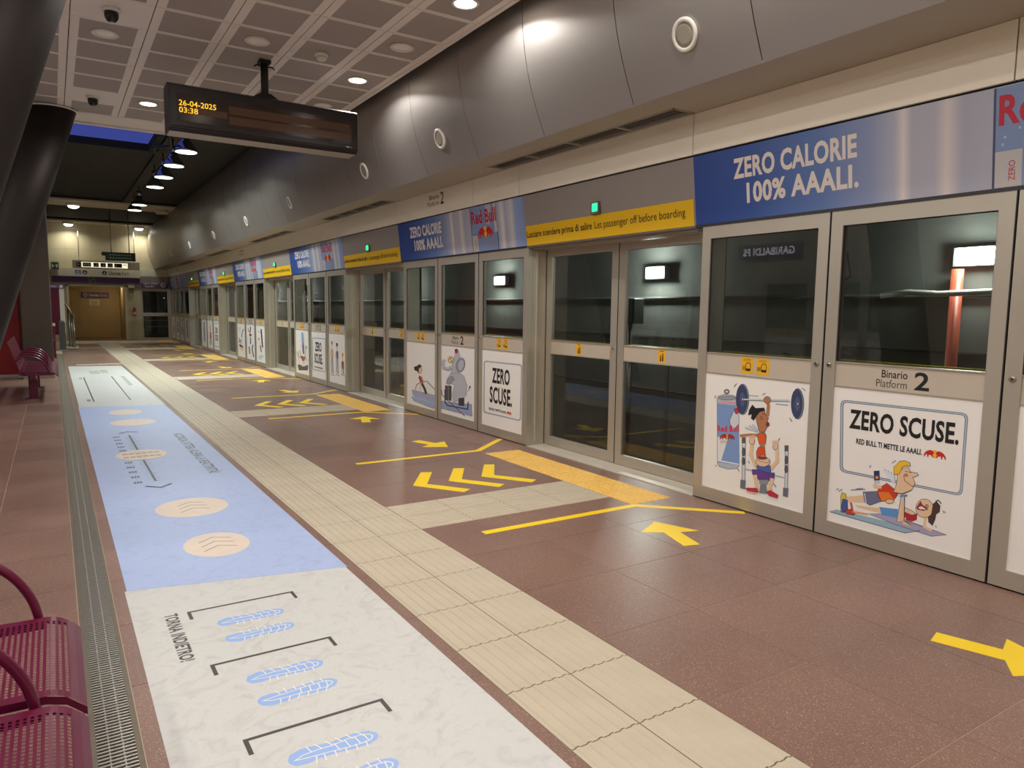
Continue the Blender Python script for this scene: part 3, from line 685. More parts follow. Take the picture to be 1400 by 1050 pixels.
def art_c3(A):
    A.line([(580, 350), (590, 480), (604, 640)], 22, (56, 56, 100)).line([(530, 380), (565, 415)], 8, (96, 110, 160)).ell(545, 515, 14, 20, (196, 140, 120)).line([(565, 620), (580, 700), (586, 730)], 18, (120, 60, 80)).line([(555, 540), (565, 620)], 8, SK2).poly([(585, 755), (628, 790), (575, 855), (535, 810)], (176, 206, 228)).ell(604, 640, 12, 18, (60, 60, 80))
def art_far(kind):
    def f(A):
        if kind == 0: A.poly([(.30, .15), (.55, .15), (.55, .80), (.30, .80)], (126, 154, 204)).text('Red Bull', .31, .50, .23, .06, (200, 40, 56), .03)
        elif kind == 1: A.ell(.45, .62, .12, .14, SK2).poly([(.3, .3), (.6, .3), (.55, .5), (.35, .5)], (206, 80, 50)).line([(.4, .3), (.36, .1)], .06, (60, 64, 110)).line([(.5, .3), (.56, .1)], .06, (60, 64, 110))
        elif kind == 2: A.text('ZERO', .225, .50, .38, .175, INK, .03).text('SCUSE.', .175, .27, .48, .19, INK, .03); A.line([(.08, .1), (.79, .1), (.79, .8), (.08, .8)], .02, (132, 146, 168), True)
        else: A.line([(.2, .2), (.45, .5), (.7, .15)], .1, (70, 74, 110)).ell(.45, .65, .1, .12, SK3).line([(.2, .75), (.7, .8)], .04, (150, 60, 60))
    return f
POSTERS = {
 (0, 0): (art_lift, [(966, 509), (1106, 521), (960, 662), (1097, 699)], (950, 490, 4.771), None, 'cartoon weightlifter poster beside a tall drink can'),
 (0, 1): (art_push, [(1140, 527), (1343, 547), (1129, 711), (1325, 766)], (1125, 610, 6.364), art_push_text, 'framed ZERO SCUSE poster of two cartoon figures doing planks'),
 (0, 2): (art_far(1), None, None, None, 'white poster cut by the right picture edge'),
 (1, 0): (art_sled, [(125, 212), (345, 238), (125, 705), (345, 760)], (540, 430, 5.835), None, 'poster of a small cartoon figure pulling a rope'),
 (1, 1): (art_eleph, [(397, 245), (657, 270), (397, 780), (655, 845)], (540, 430, 5.835), None, 'poster of a grey cartoon elephant sitting on a sled'),
 (1, 2): (lambda A: art_zero(A, fr=[(735, 378), (1030, 412), (1020, 845), (732, 778)]), [(720, 280), (1043, 318), (717, 868), (1035, 955)], (540, 430, 5.835), art_zero_text, 'two-line ZERO SCUSE poster right of the elephant'),
 (2, 0): (art_machine, [(78, 190), (243, 215), (88, 752), (258, 797)], (400, 430, 9.545), None, 'poster of a cartoon figure holding up a tall blue can'),
 (2, 1): (lambda A: art_zero(A, fr=[(298, 310), (470, 325), (472, 755), (305, 720)]), [(285, 215), (478, 240), (295, 810), (483, 860)], (400, 430, 9.545), art_zero_text, 'smaller two-line ZERO SCUSE poster in the third bay'),
 (2, 2): (art_three, [(525, 240), (740, 262), (533, 880), (745, 930)], (400, 430, 9.545), None, 'poster of three thin cartoon people in a row'),
 (3, 0): (art_a3, [(190, 245), (318, 262), (203, 775), (328, 805)], (310, 420, 11.667), None, 'poster of a tumbling cartoon figure, fourth bay'),
 (3, 1): (art_b3, [(337, 265), (475, 285), (350, 820), (480, 850)], (310, 420, 11.667), None, 'poster of an upside-down cartoon figure, fourth bay'),
 (3, 2): (art_c3, [(497, 285), (640, 300), (515, 875), (655, 900)], (310, 420, 11.667), None, 'poster with a pale blue square mat, fourth bay'),
}
def screen_panel(y1, w, key, label, slot):
    """fixed panel whose far (left as seen) edge is at y1; local y runs 0..-w"""
    p = thing('screen_panel', label, 'screen panel', (XW, y1, 0), 'fixed panels of the platform screens')
    a, b = .085, w-.085; g = .006
    m = MB(); D = .055
    m.box(0, D, -a+.0, -g, .012, HB-.012).box(0, D, -w+g, -b, .012, HB-.012).box(0, D, -b, -a, .012, .107).box(0, D, -b, -a, 1.982, HB-.012)
    m.build('frame', ALU, p)
    MB().box(.012, D, -b, -a, .986, 1.135).build('band', ALU2, p)
    MB().box(.004, D-.01, -b-.002, -a+.002, .980, .988).box(.004, D-.01, -b-.002, -a+.002, 1.130, 1.138).build('band_edge', ALU, p)
    MB().box(.018, .026, -b, -a, 1.135, 1.985).build('glass_pane', GLASS, p)
    MB().box(.010, .018, -b-.001, -a+.001, 1.976, 1.984).box(.010, .018, -a-.006, -a+.001, 1.135, 1.98).box(.010, .018, -b-.001, -b+.006, 1.135, 1.98).build('gasket', BLACK, p)
    if key != 2: MB().box(-.002, D, -w, -w+g, .012, HB-.012).build('joint', BLACK, p)
    else: MB().box(0, D, -w, -w+g, .012, HB-.012).build('end_cap', JAMB, p)
    ws = w-.17; sx = ws/PW_
    po = MB().box(.010, D-.005, -b, -a, .107, .984).build('poster', mat('poster_white', (236, 232, 228), .38), p)
    if slot is not None:
        fn, corners, crop, txt, _ = slot
        h = None
        if corners:
            x0, y0, s = crop
            cc = corners if corners[0][0] > 800 else [(x0+x/s, y0+y/s) for x, y in corners]
            hh = homography(cc, [(0, PH_), (PW_, PH_), (0, 0), (PW_, 0)])
            h = (lambda x, y: hh(x0+x/s, y0+y/s))
        A = Art((.010, -a, .108), (0, -sx, 0), (0, 0, 1), (-1, 0, 0), h, rough=.4)
        if corners: A.outline = {950: 2.6, 1125: 4.0, 540: 2.0}.get(crop[0])
        if fn: fn(A)
        if A.mb.f: A.build('printed_drawing', po)
        if txt:
            A2 = Art((.010, -a, .108), (0, -sx, 0), (0, 0, 1), (-1, 0, 0), None, rough=.4, base=.0014); txt(A2); A2.build('lettering', po)
    B = Art((.012, -a, .986), (0, -1, 0), (0, 0, 1), (-1, 0, 0))
    if key == 1:
        B.text('Binario', ws*.345, .075, .155, .047, INK, .012).text('Platform', ws*.31, .018, .185, .047, (70, 66, 62)).text('2', ws*.57, .018, .085, .105, INK, .02)
        B.build('lettering', p)
    else:
        stickers_pair(B, ws*.36, .015, .105, .12); B.build('warning_sticker', p)
    for yy in ((-w+.045,) if key == 0 else (-.045,) if key == 1 else (-.045,)):
        MB().lathe([(.016, 0), (.016, -.006), (.010, -.008)], (0, yy, 1.112), 14, axis='x').build('lock', STEEL, p)
        MB().lathe([(.006, -.006), (.006, -.010)], (0, yy, 1.112), 8, axis='x').build('keyhole', BLACK, p)
    return p
def door_leaf(y1, w, label, side):
    p = thing('sliding_door', label, 'sliding door', (XD, y1, 0), 'sliding doors of the platform screens')
    a, b = (.09, w-.10); g = .004; D = .045
    MB().box(0, D, -a, -g, .012, HB-.03).box(0, D, -w+g, -b, .012, HB-.03).box(0, D, -b, -a, .012, .105).box(0, D, -b, -a, 1.985, HB-.03).build('frame', ALU, p)
    MB().box(.006, D, -b, -a, .985, 1.122).build('band', ALU2, p)
    MB().box(-.002, D, -b, -a, .979, .987).box(-.002, D, -b, -a, 1.118, 1.126).build('band_edge', ALU, p)
    MB().box(.018, .026, -b, -a, 1.122, 1.988).build('upper_pane', GLASS, p)
    MB().box(.018, .026, -b, -a, .103, .985).build('lower_pane', GLASS, p)
    MB().box(-.004, D, -w, -w+g, .012, HB-.03).box(-.004, D, -g, 0, .012, HB-.03).build('rubber_edge', BLACK, p)
    B = Art((.006, -a, .985), (0, -1, 0), (0, 0, 1), (-1, 0, 0)); c = (b-a)*.5+(.0 if side else -.02)
    B.poly([(c-.045, .012), (c+.045, .012), (c+.045, .128), (c-.045, .128)], YEL).line([(c-.02, .112), (c+.02, .112)], .006, INK)
    B.poly([(c-.022, .025), (c-.004, .025), (c-.006, .06), (c-.018, .06)], INK).ell(c-.012, .068, .008, .008, INK, n=10).poly([(c+.004, .025), (c+.022, .025), (c+.020, .075), (c+.006, .075)], INK).ell(c+.012, .084, .008, .008, INK, n=10)
    B.build('warning_sticker', p)
    if side:
        MB().lathe([(.014, 0), (.014, -.006), (.008, -.008)], (0, -w+.05, 1.09), 12, axis='x').build('lock', STEEL, p)
    return p
bays = []
PANELS = []; DOORS = []
gen = ['narrow white cartoon poster', 'ZERO SCUSE poster', 'white poster with a blue can']
for k in range(0, NB):
    ys = [D0+k*PIT, D0+k*PIT-1.065, D0+k*PIT-2.105, D0+k*PIT-3.13]   # far edge to near edge
    if k == NB-1: ys = [YE-.12, YE-1.27, YE-2.42, YE-3.57, D0+k*PIT-3.13]
    for j in range(len(ys)-1):
        key = (k, j); slot = POSTERS.get(key)
        if slot is None: slot = (art_far((k+j) % 4), None, None, None, '')
        names = ['leftmost', 'middle', 'rightmost'] if len(ys) == 4 else ['leftmost', 'second', 'third', 'rightmost']
        lab = 'aluminium glass screen panel with '+(slot[4] if slot[4] else '%s small poster of the %s bay' % (names[j], ORD[k]))
        PANELS.append(screen_panel(ys[j], ys[j]-ys[j+1], j if j < 3 else 2, lab, slot))
    if k < NB-1:
        d0 = D0+k*PIT; d1 = d0+DW; c = (d0+d1)/2+.03
        near = ['first', 'second', 'third', 'fourth', 'fifth'][k]
        DOORS.append(door_leaf(d1-.002, d1-c, 'left leaf of the %s glass sliding door pair from the camera' % near, 1))
        DOORS.append(door_leaf(c, c-d0-.0, 'right leaf of the %s glass sliding door pair from the camera' % near, 0))
        for side_, yy, dd in (('far', DW+.002, .03), ('near', -.034, .03)):
            t = thing('door_jamb', 'satin aluminium jamb at the %s side of the %s sliding door pair' % (side_, near), 'door jamb', (XW, d0+yy, 0), 'door jambs')
            MB().box(.058, XD-XW-.004, 0, dd, .009, HB-.032).build('post', JAMB, t)
            if side_ == 'far': MB().box(.10, .118, -.005, 0, .05, HB-.05).build('groove', ALU2, t)
        MB().box(XW, XD+.06, d0, d1, -.006, .008).build('door_sill', mat('sill_pale', (206, 196, 180), .4, .2, noise=.08), fl)
# kick gap under the panels
o = MB().box(XW+.03, XW+.3, -3, YE, -.3, .0).build('trim_4', BLACK); tag(o, 'dark base channel under the screen panels', 'base channel', kind='structure')
# extra bay towards the camera (outside the picture)
for nm, src, y in (('p', PANELS[0], D0-PIT),):
    c = copy_tree(src); c.location = (XW, y, 0); c['label'] = 'aluminium glass screen panel behind the camera position'
for src, lab in ((DOORS[0], 'left leaf of the sliding doors beside the camera'), (DOORS[1], 'right leaf of the sliding doors beside the camera')):
    c = copy_tree(src); c.location = (XD, src.location.y-PIT, 0); c['label'] = lab
# ---- header panels
def header_material():
    m = bpy.data.materials.new('blue_silver_print'); m.use_nodes = True; nt = m.node_tree; b = nt.nodes['Principled BSDF']; b.inputs['Roughness'].default_value = .3
    tc = nt.nodes.new('ShaderNodeTexCoord'); sx = nt.nodes.new('ShaderNodeSeparateXYZ'); nt.links.new(tc.outputs['Object'], sx.inputs[0])
    mr = nt.nodes.new('ShaderNodeMapRange'); mr.inputs[1].default_value = 0; mr.inputs[2].default_value = -3.16
    nt.links.new(sx.outputs[1], mr.inputs[0]); cr = nt.nodes.new('ShaderNodeValToRGB'); nt.links.new(mr.outputs[0], cr.inputs[0])
    st = [(0, (48, 74, 146)), (.16, (58, 86, 156)), (.34, (98, 124, 180)), (.44, (140, 152, 188)), (.485, (176, 180, 198)), (.50, (222, 212, 212)), (.515, (176, 176, 192)), (.555, (178, 178, 194)), (.575, (216, 206, 206)), (.60, (170, 172, 190)), (.65, (176, 178, 194)), (.84, (170, 174, 194)), (.865, (220, 212, 210)), (.885, (166, 172, 196)), (.925, (206, 202, 208)), (.945, (150, 166, 206)), (1, (128, 150, 200))]
    e = cr.color_ramp.elements; e[0].position = 0; e[0].color = lin(st[0][1]); e[1].position = 1; e[1].color = lin(st[-1][1])
    for p_, c_ in st[1:-1]: q = e.new(p_); q.color = lin(c_)
    nt.links.new(cr.outputs[0], b.inputs['Base Color']); return m
HM = header_material()
HG = mat('header_grey', (148, 140, 136), .45, .1, noise=.03)
YB = mat('header_yellow', (226, 180, 24), .45)
LEAN = .06
def slab(l, z0, z1, d=.03, off=0.0):
    m = MB(); H_ = HT-HB
    x = lambda z: -LEAN*(z-HB)/H_+off
    f = [(x(z0), 0, z0), (x(z0), -l, z0), (x(z1), -l, z1), (x(z1), 0, z1)]
    m.loft([f, [(a+d, b, c) for a, b, c in f]], sm=False); return m
N_ = Vector((-(HT-HB), 0, -LEAN)).normalized(); V_ = Vector((-LEAN, 0, HT-HB)).normalized()
def header_art(l):
    A = Art((0, 0, HB), (0, -1, 0), V_, N_)
    return A
def ad_header(y1, l, label, full=True):
    p = thing('header_panel', label, 'advert panel', (XW, y1, 0), 'blue header adverts')
    slab(l, HB+.008, HT-.004).build('board', HM, p)
    MB().box(-.004, .05, -l, 0, HB-.012, HB+.008).build('bottom_rail', mat('rail_dark', (58, 58, 62), .4, .4), p)
    A = header_art(l); wt = (226, 216, 208)
    A.text('ZERO CALORIE', .37, .292, .93, .142, wt, .035).text('100% AAALI.', .48, .115, .83, .142, wt, .035); A.build('lettering', p)
    if l > 2.9:
        B = header_art(l); B.n = .001
        B.poly([(2.05, .01), (2.62, .01), (2.62, .505), (2.05, .505)], (126, 146, 186)).poly([(2.40, .505), (2.52, .505), (2.46, .30), (2.38, .30)], (176, 178, 190)).poly([(2.05, .01), (2.18, .01), (2.18, .19), (2.05, .19)], (190, 186, 188)).line([(2.05, .01), (2.05, .505)], .012, (70, 80, 110)).line([(2.62, .01), (2.62, .505)], .014, (70, 76, 96)).poly([(2.56, .2), (2.62, .2), (2.62, .505), (2.56, .505)], (196, 186, 190))
        for k_ in range(26): B.ell(2.07+random.random()*.53, .02+random.random()*.47, .006, .008, (170, 186, 214), n=8)
        B.text('Red Bull', 2.07, .315, .54, .15, (190, 36, 56), .03); bulls(B, 2.36, .21, .34)
        B.text('ZERO', 2.4, .055, .17, .035, (186, 120, 130)).text('ZERO', 2.15, .04, .10, .03, (190, 60, 70), .0, 90); B.build('printed_can', p)
    return p
def grey_header(y1, l, label):
    p = thing('header_panel', label, 'sign panel', (XW, y1, 0), 'grey header panels above the doors')
    slab(l, HB+.008, HT-.004, off=.002).build('board', HG, p)
    MB().box(-.002, .05, -l, 0, HB-.012, HB+.008).build('bottom_rail', mat('rail_grey', (120, 112, 104), .4, .4), p)
    MB().box(.052, XD-XW+.045, -l+.03, -.03, HB-.028, HB+.008).build('lintel', ALU, p)
    slab(l-.03, HB+.006, 2.288, .004, off=-.003).build('yellow_band', YB, p, (0, -.015, 0))
    A = header_art(l); A.n = .005
    A.text('Lasciare scendere prima di salire', .03, .065, 1.05, .085, (40, 34, 20), .012).text('Let passenger off before boarding', 1.12, .065, 1.10, .085, (58, 50, 30), .0); A.build('lettering', p)
    lb = MB().box(-.055, .0, -l/2-.055, -l/2+.055, 2.292, 2.398).build('indicator_light', mat('indicator_case', (110, 104, 98), .5), p)
    MB().loft([[(-.055, -l/2-.035, 2.315), (-.055, -l/2+.035, 2.315), (-.055, -l/2+.035, 2.385), (-.055, -l/2-.035, 2.385)], [(-.065, -l/2-.025, 2.325), (-.065, -l/2+.025, 2.325), (-.065, -l/2+.025, 2.375), (-.065, -l/2-.025, 2.375)]], sm=False).build('green_lens', emis('green_led', (.02, 1.0, .18), 3.0), lb)
    return p
HS = 3.914
for k in range(0, NB):
    lab = ['large blue ZERO CALORIE header advert nearest the camera, can cut by the right edge', 'blue ZERO CALORIE header advert over the elephant poster', 'blue ZERO CALORIE header advert over the third bay'][k] if k < 3 else 'small blue header advert over the %s bay' % ORD[k]
    if k == NB-1: ad_header(YE-.07, YE-.07-(HS+k*PIT-3.16), lab)
    else: ad_header(HS+k*PIT, 3.16, lab)
    if k < NB-1:
        grey_header(HS+k*PIT+PIT-3.16, PIT-3.16, 'grey header panel with yellow boarding notice above the %s door pair' % ORD[k])
grey_header(HS-3.16, PIT-3.16, 'grey header panel with yellow notice beside the camera')
ad_header(HS-PIT, 1.5, 'blue header advert behind the camera')
MBx = MB().box(XW+.03, 4.6, -3, YE, HB+.01, HT+.01)  # unseen filler added to stop light leaking between platform and tunnel
o = MBx.build('trim_5', BLACK); tag(o, 'dark box added behind the header panels to stop light leaking', 'header box', kind='structure')

# ---- opposite platform edge on the left (seen mirrored in the glass)
def opposite(src, label, x, y):
    c = copy_tree(src); c.location = (x, y, 0); c.rotation_euler = (0, 0, pi); c['label'] = label
    return c
for i, src in enumerate(PANELS[:9]):
    k, j = divmod(i, 3); y0 = src.location.y
    w = [1.065, 1.04, 1.025][j]
    opposite(src, 'screen panel on the opposite platform edge, bay %s, %s of three' % (ORD[k], ['first', 'second', 'third'][j]), -3.5, [D0-1.065, D0-2.105, D0-3.13][j]+k*PIT+.0)
sg = thing('station_sign', 'purple station name sign on the left wall, mirrored in the glass', 'sign', (-3.59, 9.3, 2.5))
MB().box(0, .04, -.75, .75, 0, .28).build('board', PURP, sg)
A = Art((.04, -.6, .06), (0, 1, 0), (0, 0, 1), (1, 0, 0)); A.text('GARIBALDI FS', 0, 0, 1.2, .15, emis('backlit_letters', (.9, .88, .95), 2.2), .02); A.build('lettering', sg)

# ---- end wall with doorway, signs
ew = MB()
YW = YE
ew.box(-3.6, .55, YW, YW+.3, 0, ZR).box(2.5, 3.06, YW, YW+.3, 0, ZR).box(.55, 2.5, YW, YW+.3, 2.16, ZR).box(3.06, 4.6, YW, YW+.3, 2.6, ZR).box(4.12, 4.6, YW, YW+.3, -.3, 2.6)
we = ew.build('wall_end', GROUT); tag(we, 'cream tiled end wall with the exit doorway', 'wall', kind='structure')
def wt(x0, x1, z0, z1, y=YW, n=(0, -1, 0)):
    MB().box(x0+.003, x1-.003, y-.012, y, z0+.003, z1-.003).build('wall_tile', CREAMT, we)
for z0, z1 in ((0, .72), (.72, 1.44), (1.44, 2.16)):
    wt(2.56, 3.06, z0, z1)
    for x in (-.2, .0): pass
    wt(-.35, .49, z0, z1)
for i in range(5):
    for z0, z1 in ((2.16, 2.86), (2.86, 3.56), (3.56, 4.26), (4.26, 4.56)):
        x0, x1 = -.35+.86*i, -.35+.86*(i+1)
        if i == 4: x1 = 4.12
        if i == 4 and z0 < 2.8: continue
        wt(x0, x1, z0, z1)
o = MB().box(.48, .56, YW-.04, YW+.3, 0, 2.2).box(2.49, 2.57, YW-.04, YW+.3, 0, 2.2).box(.48, 2.57, YW-.04, YW+.3, 2.14, 2.24).build('trim_6', mat('door_frame_cream', (214, 206, 176), .5)); tag(o, 'cream frame around the exit doorway', 'door frame', kind='structure')
for nm_, bx_, lb_ in (('wall_corridor_left', (-.8, -.6, YW+.3, 36.4, 0, 2.6), 'tan left wall of the exit corridor'), ('wall_corridor_right', (2.52, 2.7, YW+.3, 36.4, 0, 2.6), 'tan right wall of the exit corridor'), ('ceiling_corridor', (-.8, 2.7, YW+.3, 36.4, 2.6, 2.8), 'low ceiling of the exit corridor')):
    tag(MB().box(*bx_).build(nm_, mat('corridor_tile', (190, 168, 126), .5, noise=.08)), lb_, 'wall', kind='structure')
co = MB().box(-.8, 2.7, 36.4, 36.6, 0, 2.8).build('wall_corridor', mat('corridor_tile', (190, 168, 126), .5, noise=.08)); tag(co, 'warm tan corridor wall beyond the exit doorway', 'wall', kind='structure')
for x in (.1, 1.0, 1.9): MB().box(x-.006, x+.006, 36.385, 36.4, 0, 2.6).build('joint', GROUT, co)
for z in (.7, 1.4, 2.1): MB().box(-.6, 2.52, 36.385, 36.4, z-.006, z+.006).build('joint', GROUT, co)
o = MB().box(-.8, 2.7, YW, 36.4, -.1, .0).build('floor_corridor', mat('corridor_floor', (120, 92, 78), .4, noise=.1)); tag(o, 'brown corridor floor beyond the doorway', 'floor', kind='structure')
# corridor lamp, sign and paper
cl = thing('corridor_lamp', 'warm wall lamp at the top of the exit corridor', 'lamp', (2.30, 34.9, 2.3))
MB().box(-.30, .08, -.12, .12, 0, .10).build('diffuser', emis('corridor_glow', (1.0, .80, .42), 7), cl); MB().box(-.34, .1, -.14, .14, .1, .30).build('housing', WHITE, cl)
disk(-.1, 0, -.03, 4.5, (1, .80, .48), .1, cl)
es = thing('exit_sign', 'purple Uscita Exit sign on the corridor wall', 'sign', (1.60, 36.38, 1.72))
MB().box(-.52, .52, -.03, 0, 0, .24).build('board', PURP, es)
A = Art((0, -.03, 0), (1, 0, 0), (0, 0, 1), (0, -1, 0)); A.ell(-.38, .12, .085, .085, (220, 214, 224)).ell(-.38, .12, .065, .065, (104, 76, 134)).text('Uscita', -.24, .06, .38, .12, (226, 220, 228), .02).text('Exit', .19, .06, .26, .12, (200, 190, 206)).text('M', -.42, .08, .08, .08, (220, 214, 224)); A.build('lettering', es)
pn = thing('paper_notice', 'small pale paper notice below the corridor exit sign', 'notice', (1.55, 36.38, 1.38))
MB().box(-.2, .2, -.006, 0, 0, .26).build('sheet', WHITE, pn); A = Art((0, -.006, 0), (1, 0, 0), (0, 0, 1), (0, -1, 0))
for k in range(3): A.line([(-.13, .18-.06*k), (.12, .18-.06*k)], .02, (110, 90, 60))
A.build('print', pn)
wi = mat('sign_black', (30, 28, 26), .5)
# purple band, white sign band and upper guide board
b1 = thing('purple_sign_band', 'purple band above the exit doorway with a small green exit pictogram', 'sign band', (0, YW-.02, 2.27))
MB().box(.03, 3.05, -.04, 0, 0, .24).build('board', PURP, b1)
A = Art((0, -.04, 0), (1, 0, 0), (0, 0, 1), (0, -1, 0)); A.poly([(1.24, .02), (1.46, .02), (1.46, .22), (1.24, .22)], (150, 160, 150)).poly([(1.26, .035), (1.44, .035), (1.44, .205), (1.26, .205)], (22, 60, 50)).line([(1.30, .06), (1.34, .12), (1.32, .17)], .02, (214, 226, 214)).line([(1.37, .12), (1.42, .17)], .02, (214, 226, 214)); A.build('pictogram', b1)
b2 = thing('direction_sign', 'long white direction sign reading Uscita Exit over the doorway', 'sign', (0, YW-.03, 2.52))
MB().box(.01, 3.05, -.08, 0, 0, .30).build('board', SIGNW, b2)
A = Art((0, -.08, 0), (1, 0, 0), (0, 0, 1), (0, -1, 0))
def arrow_disc(A, x, z, r, ang, fg=(24, 22, 22), bgc=(206, 200, 184)):
    A.ell(x, z, r, r, fg); c, s = cos(rad(ang)), sin(rad(ang)); T = lambda a, b: (x+a*c-b*s, z+a*s+b*c)
    A.line([T(-r*.6, 0), T(r*.6, 0)], r*.24, bgc).line([T(r*.05, r*.5), T(r*.6, 0), T(r*.05, -r*.5)], r*.24, bgc)
A.poly([(.80, .08), (1.0, .08), (1.0, .24), (.80, .24)], (70, 96, 160)); arrow_disc(A, 1.13, .16, .085, -90); arrow_disc(A, 1.80, .16, .085, -90)
A.text('Uscita', 1.95, .09, .42, .14, (26, 24, 24), .02).text('Exit', 2.42, .09, .24, .14, (90, 86, 80)).line([(.83, .12), (.97, .12)], .03, (200, 206, 220)).line([(.86, .18), (.94, .18)], .03, (200, 206, 220)); A.build('lettering', b2)
b3 = thing('guide_board', 'lit white guide board with M2 and black pictograms hung over the doorway', 'sign', (0, YW-.35, 2.82))
MB().box(.72, 3.02, -.1, 0, 0, .30).build('board', SIGNW, b3)
MB().box(1.02, 2.6, -.104, -.1, .05, .25).build('lit_panel', emis('guide_glow', (1.0, .92, .66), .9), b3)
A = Art((0, -.104, 0), (1, 0, 0), (0, 0, 1), (0, -1, 0)); arrow_disc(A, .92, .15, .085, 180)
A.poly([(1.06, .07), (1.34, .07), (1.34, .23), (1.06, .23)], (96, 90, 40)).text('M2', 1.10, .10, .2, .10, (240, 232, 190), .02)
for x in (1.42, 1.66, 1.90): A.poly([(x, .07), (x+.18, .07), (x+.18, .23), (x, .23)], (30, 28, 26)).line([(x+.04, .12), (x+.14, .12), (x+.10, .19)], .02, (220, 212, 190))
A.poly([(2.13, .07), (2.40, .07), (2.40, .23), (2.13, .23)], (30, 28, 26)).ell(2.19, .13, .03, .03, (220, 150, 130)).line([(2.44, .18), (2.56, .18)], .02, (120, 110, 90)); A.build('pictograms', b3)
for x in (.95, 2.85): MB().tube([(x, -.05, .30), (x, -.05, 1.72)], .012, 8).build('hanger', STEEL, b3)
gx = thing('running_exit_sign', 'square dark green exit pictogram box at the left of the sign band', 'sign', (.15, YW-.15, 2.74))
MB().box(-.13, .13, -.08, 0, 0, .30).build('case', mat('case_grey', (140, 140, 130), .5), gx); A = Art((0, -.08, 0), (1, 0, 0), (0, 0, 1), (0, -1, 0))
A.poly([(-.11, .03), (.11, .03), (.11, .27), (-.11, .27)], (16, 44, 34)).poly([(-.09, .08), (-.05, .08), (-.05, .22), (-.09, .22)], (220, 230, 220)).line([(-.04, .15), (.04, .15)], .025, (220, 230, 220)).line([(.03, .08), (.07, .15), (.03, .22)], .025, (220, 230, 220)).line([(.08, .08), (.08, .22)], .02, (220, 230, 220)); A.build('pictogram', gx)
gs = thing('hanging_notice', 'dark green text panel hung from rods in front of the end wall', 'sign', (2.03, 28, 2.92))
MB().box(-.45, .45, -.06, .06, 0, .28).build('board', mat('notice_green', (24, 50, 40), .5), gs); A = Art((0, -.06, 0), (1, 0, 0), (0, 0, 1), (0, -1, 0))
[A.line([(-.33+.085*i_, z_), (-.27+.085*i_, z_)], .035, (120, 150, 136)) for i_ in range(8) for z_ in (.19, .09)]; A.build('small_print', gs)
for x in (-.27, .27): MB().tube([(x, 0, .28), (x, 0, 1.74)], .015, 8).build('hanging_rod', STEEL, gs)
MB().lathe([(.05, 0), (.07, .05), (.05, .12)], (-.5, 0, .16), 14).build('warning_lamp', mat('lamp_brown', (50, 40, 34), .5), gs)
# glazed end door to the trackside
gd = thing('end_glass_door', 'dark glazed aluminium door under the San Siro sign', 'door', (3.06, YW+.02, 0))
MB().box(0, .07, 0, .06, 0, 2.1).box(.99, 1.06, 0, .06, 0, 2.1).box(.07, .99, 0, .06, 0, .1).box(.07, .99, 0, .06, 2.0, 2.1).box(.07, .99, 0, .06, .98, 1.12).build('frame', ALU, gd)
MB().box(.07, .99, .025, .033, 1.12, 2.0).build('upper_pane', GLASS, gd); MB().box(.07, .99, .025, .033, .1, .98).build('lower_pane', GLASS, gd)
for z in (.55, .8): MB().tube([(.07, .15, z), (.99, .15, z)], .02, 8).build('guard_bar', STEEL, gd)
sh = thing('san_siro_sign', 'grey and purple San Siro direction sign above the end glass door', 'sign', (3.06, YW-.02, 2.1))
MB().box(0, 1.06, -.03, .04, 0, .5).build('board', HG, sh); MB().box(.01, 1.05, -.036, -.03, .02, .22).build('purple_panel', PURP, sh)
A = Art((0, -.036, 0), (1, 0, 0), (0, 0, 1), (0, -1, 0)); A.text('SAN SIRO', .12, .17, .52, .085, (228, 224, 226), .015).text('Stadio', .16, .06, .36, .085, (228, 224, 226), .012); arrow_disc(A, .84, .16, .10, 0, (228, 224, 226), (80, 70, 90)); A.build('lettering', sh)
o = MB().box(3.06, 4.09, YW-.05, YW-.015, 2.602, 2.9).build('fascia_end', mat('fascia_white', (222, 218, 204), .5)); tag(o, 'pale blank panel above the San Siro sign', 'panel')
o = MB().box(3.0, 4.6, 36.0, 36.2, -.3, 3).box(2.7, 3.0, YW+.3, 36.2, -.3, 3).box(3, 4.6, YW+.3, 36.2, 2.4, 2.6).box(3, 4.6, YW+.3, 36.2, -.3, -.1).build('wall_trackside', DARK); tag(o, 'dark space behind the glazed end door', 'wall', kind='structure')
fe = thing('fire_extinguisher', 'small red fire extinguisher on the end wall beside the doorway', 'extinguisher', (2.80, YW-.10, .98))
MB().lathe([(.055, 0), (.065, .02), (.065, .22), (.03, .27), (.02, .31)], (0, 0, 0), 14).build('cylinder', mat('ext_red', (190, 30, 26), .35), fe); MB().box(-.04, .04, -.02, .02, .30, .34).build('valve', BLACK, fe); MB().box(-.05, .05, -.07, -.06, .05, .18).build('label_plate', WHITE, fe)
MB().box(-.05, .05, .06, .1, .05, .25).build('bracket', BLACK, fe)
el = thing('emergency_light', 'small white emergency light above the fire extinguisher', 'light', (2.72, YW-.02, 2.02))
MB().box(-.1, .1, -.08, 0, .1, .2).build('body', WHITE, el); MB().box(-.09, .09, -.05, 0, -.12, .09).build('box', mat('em_box', (150, 136, 110), .6), el)

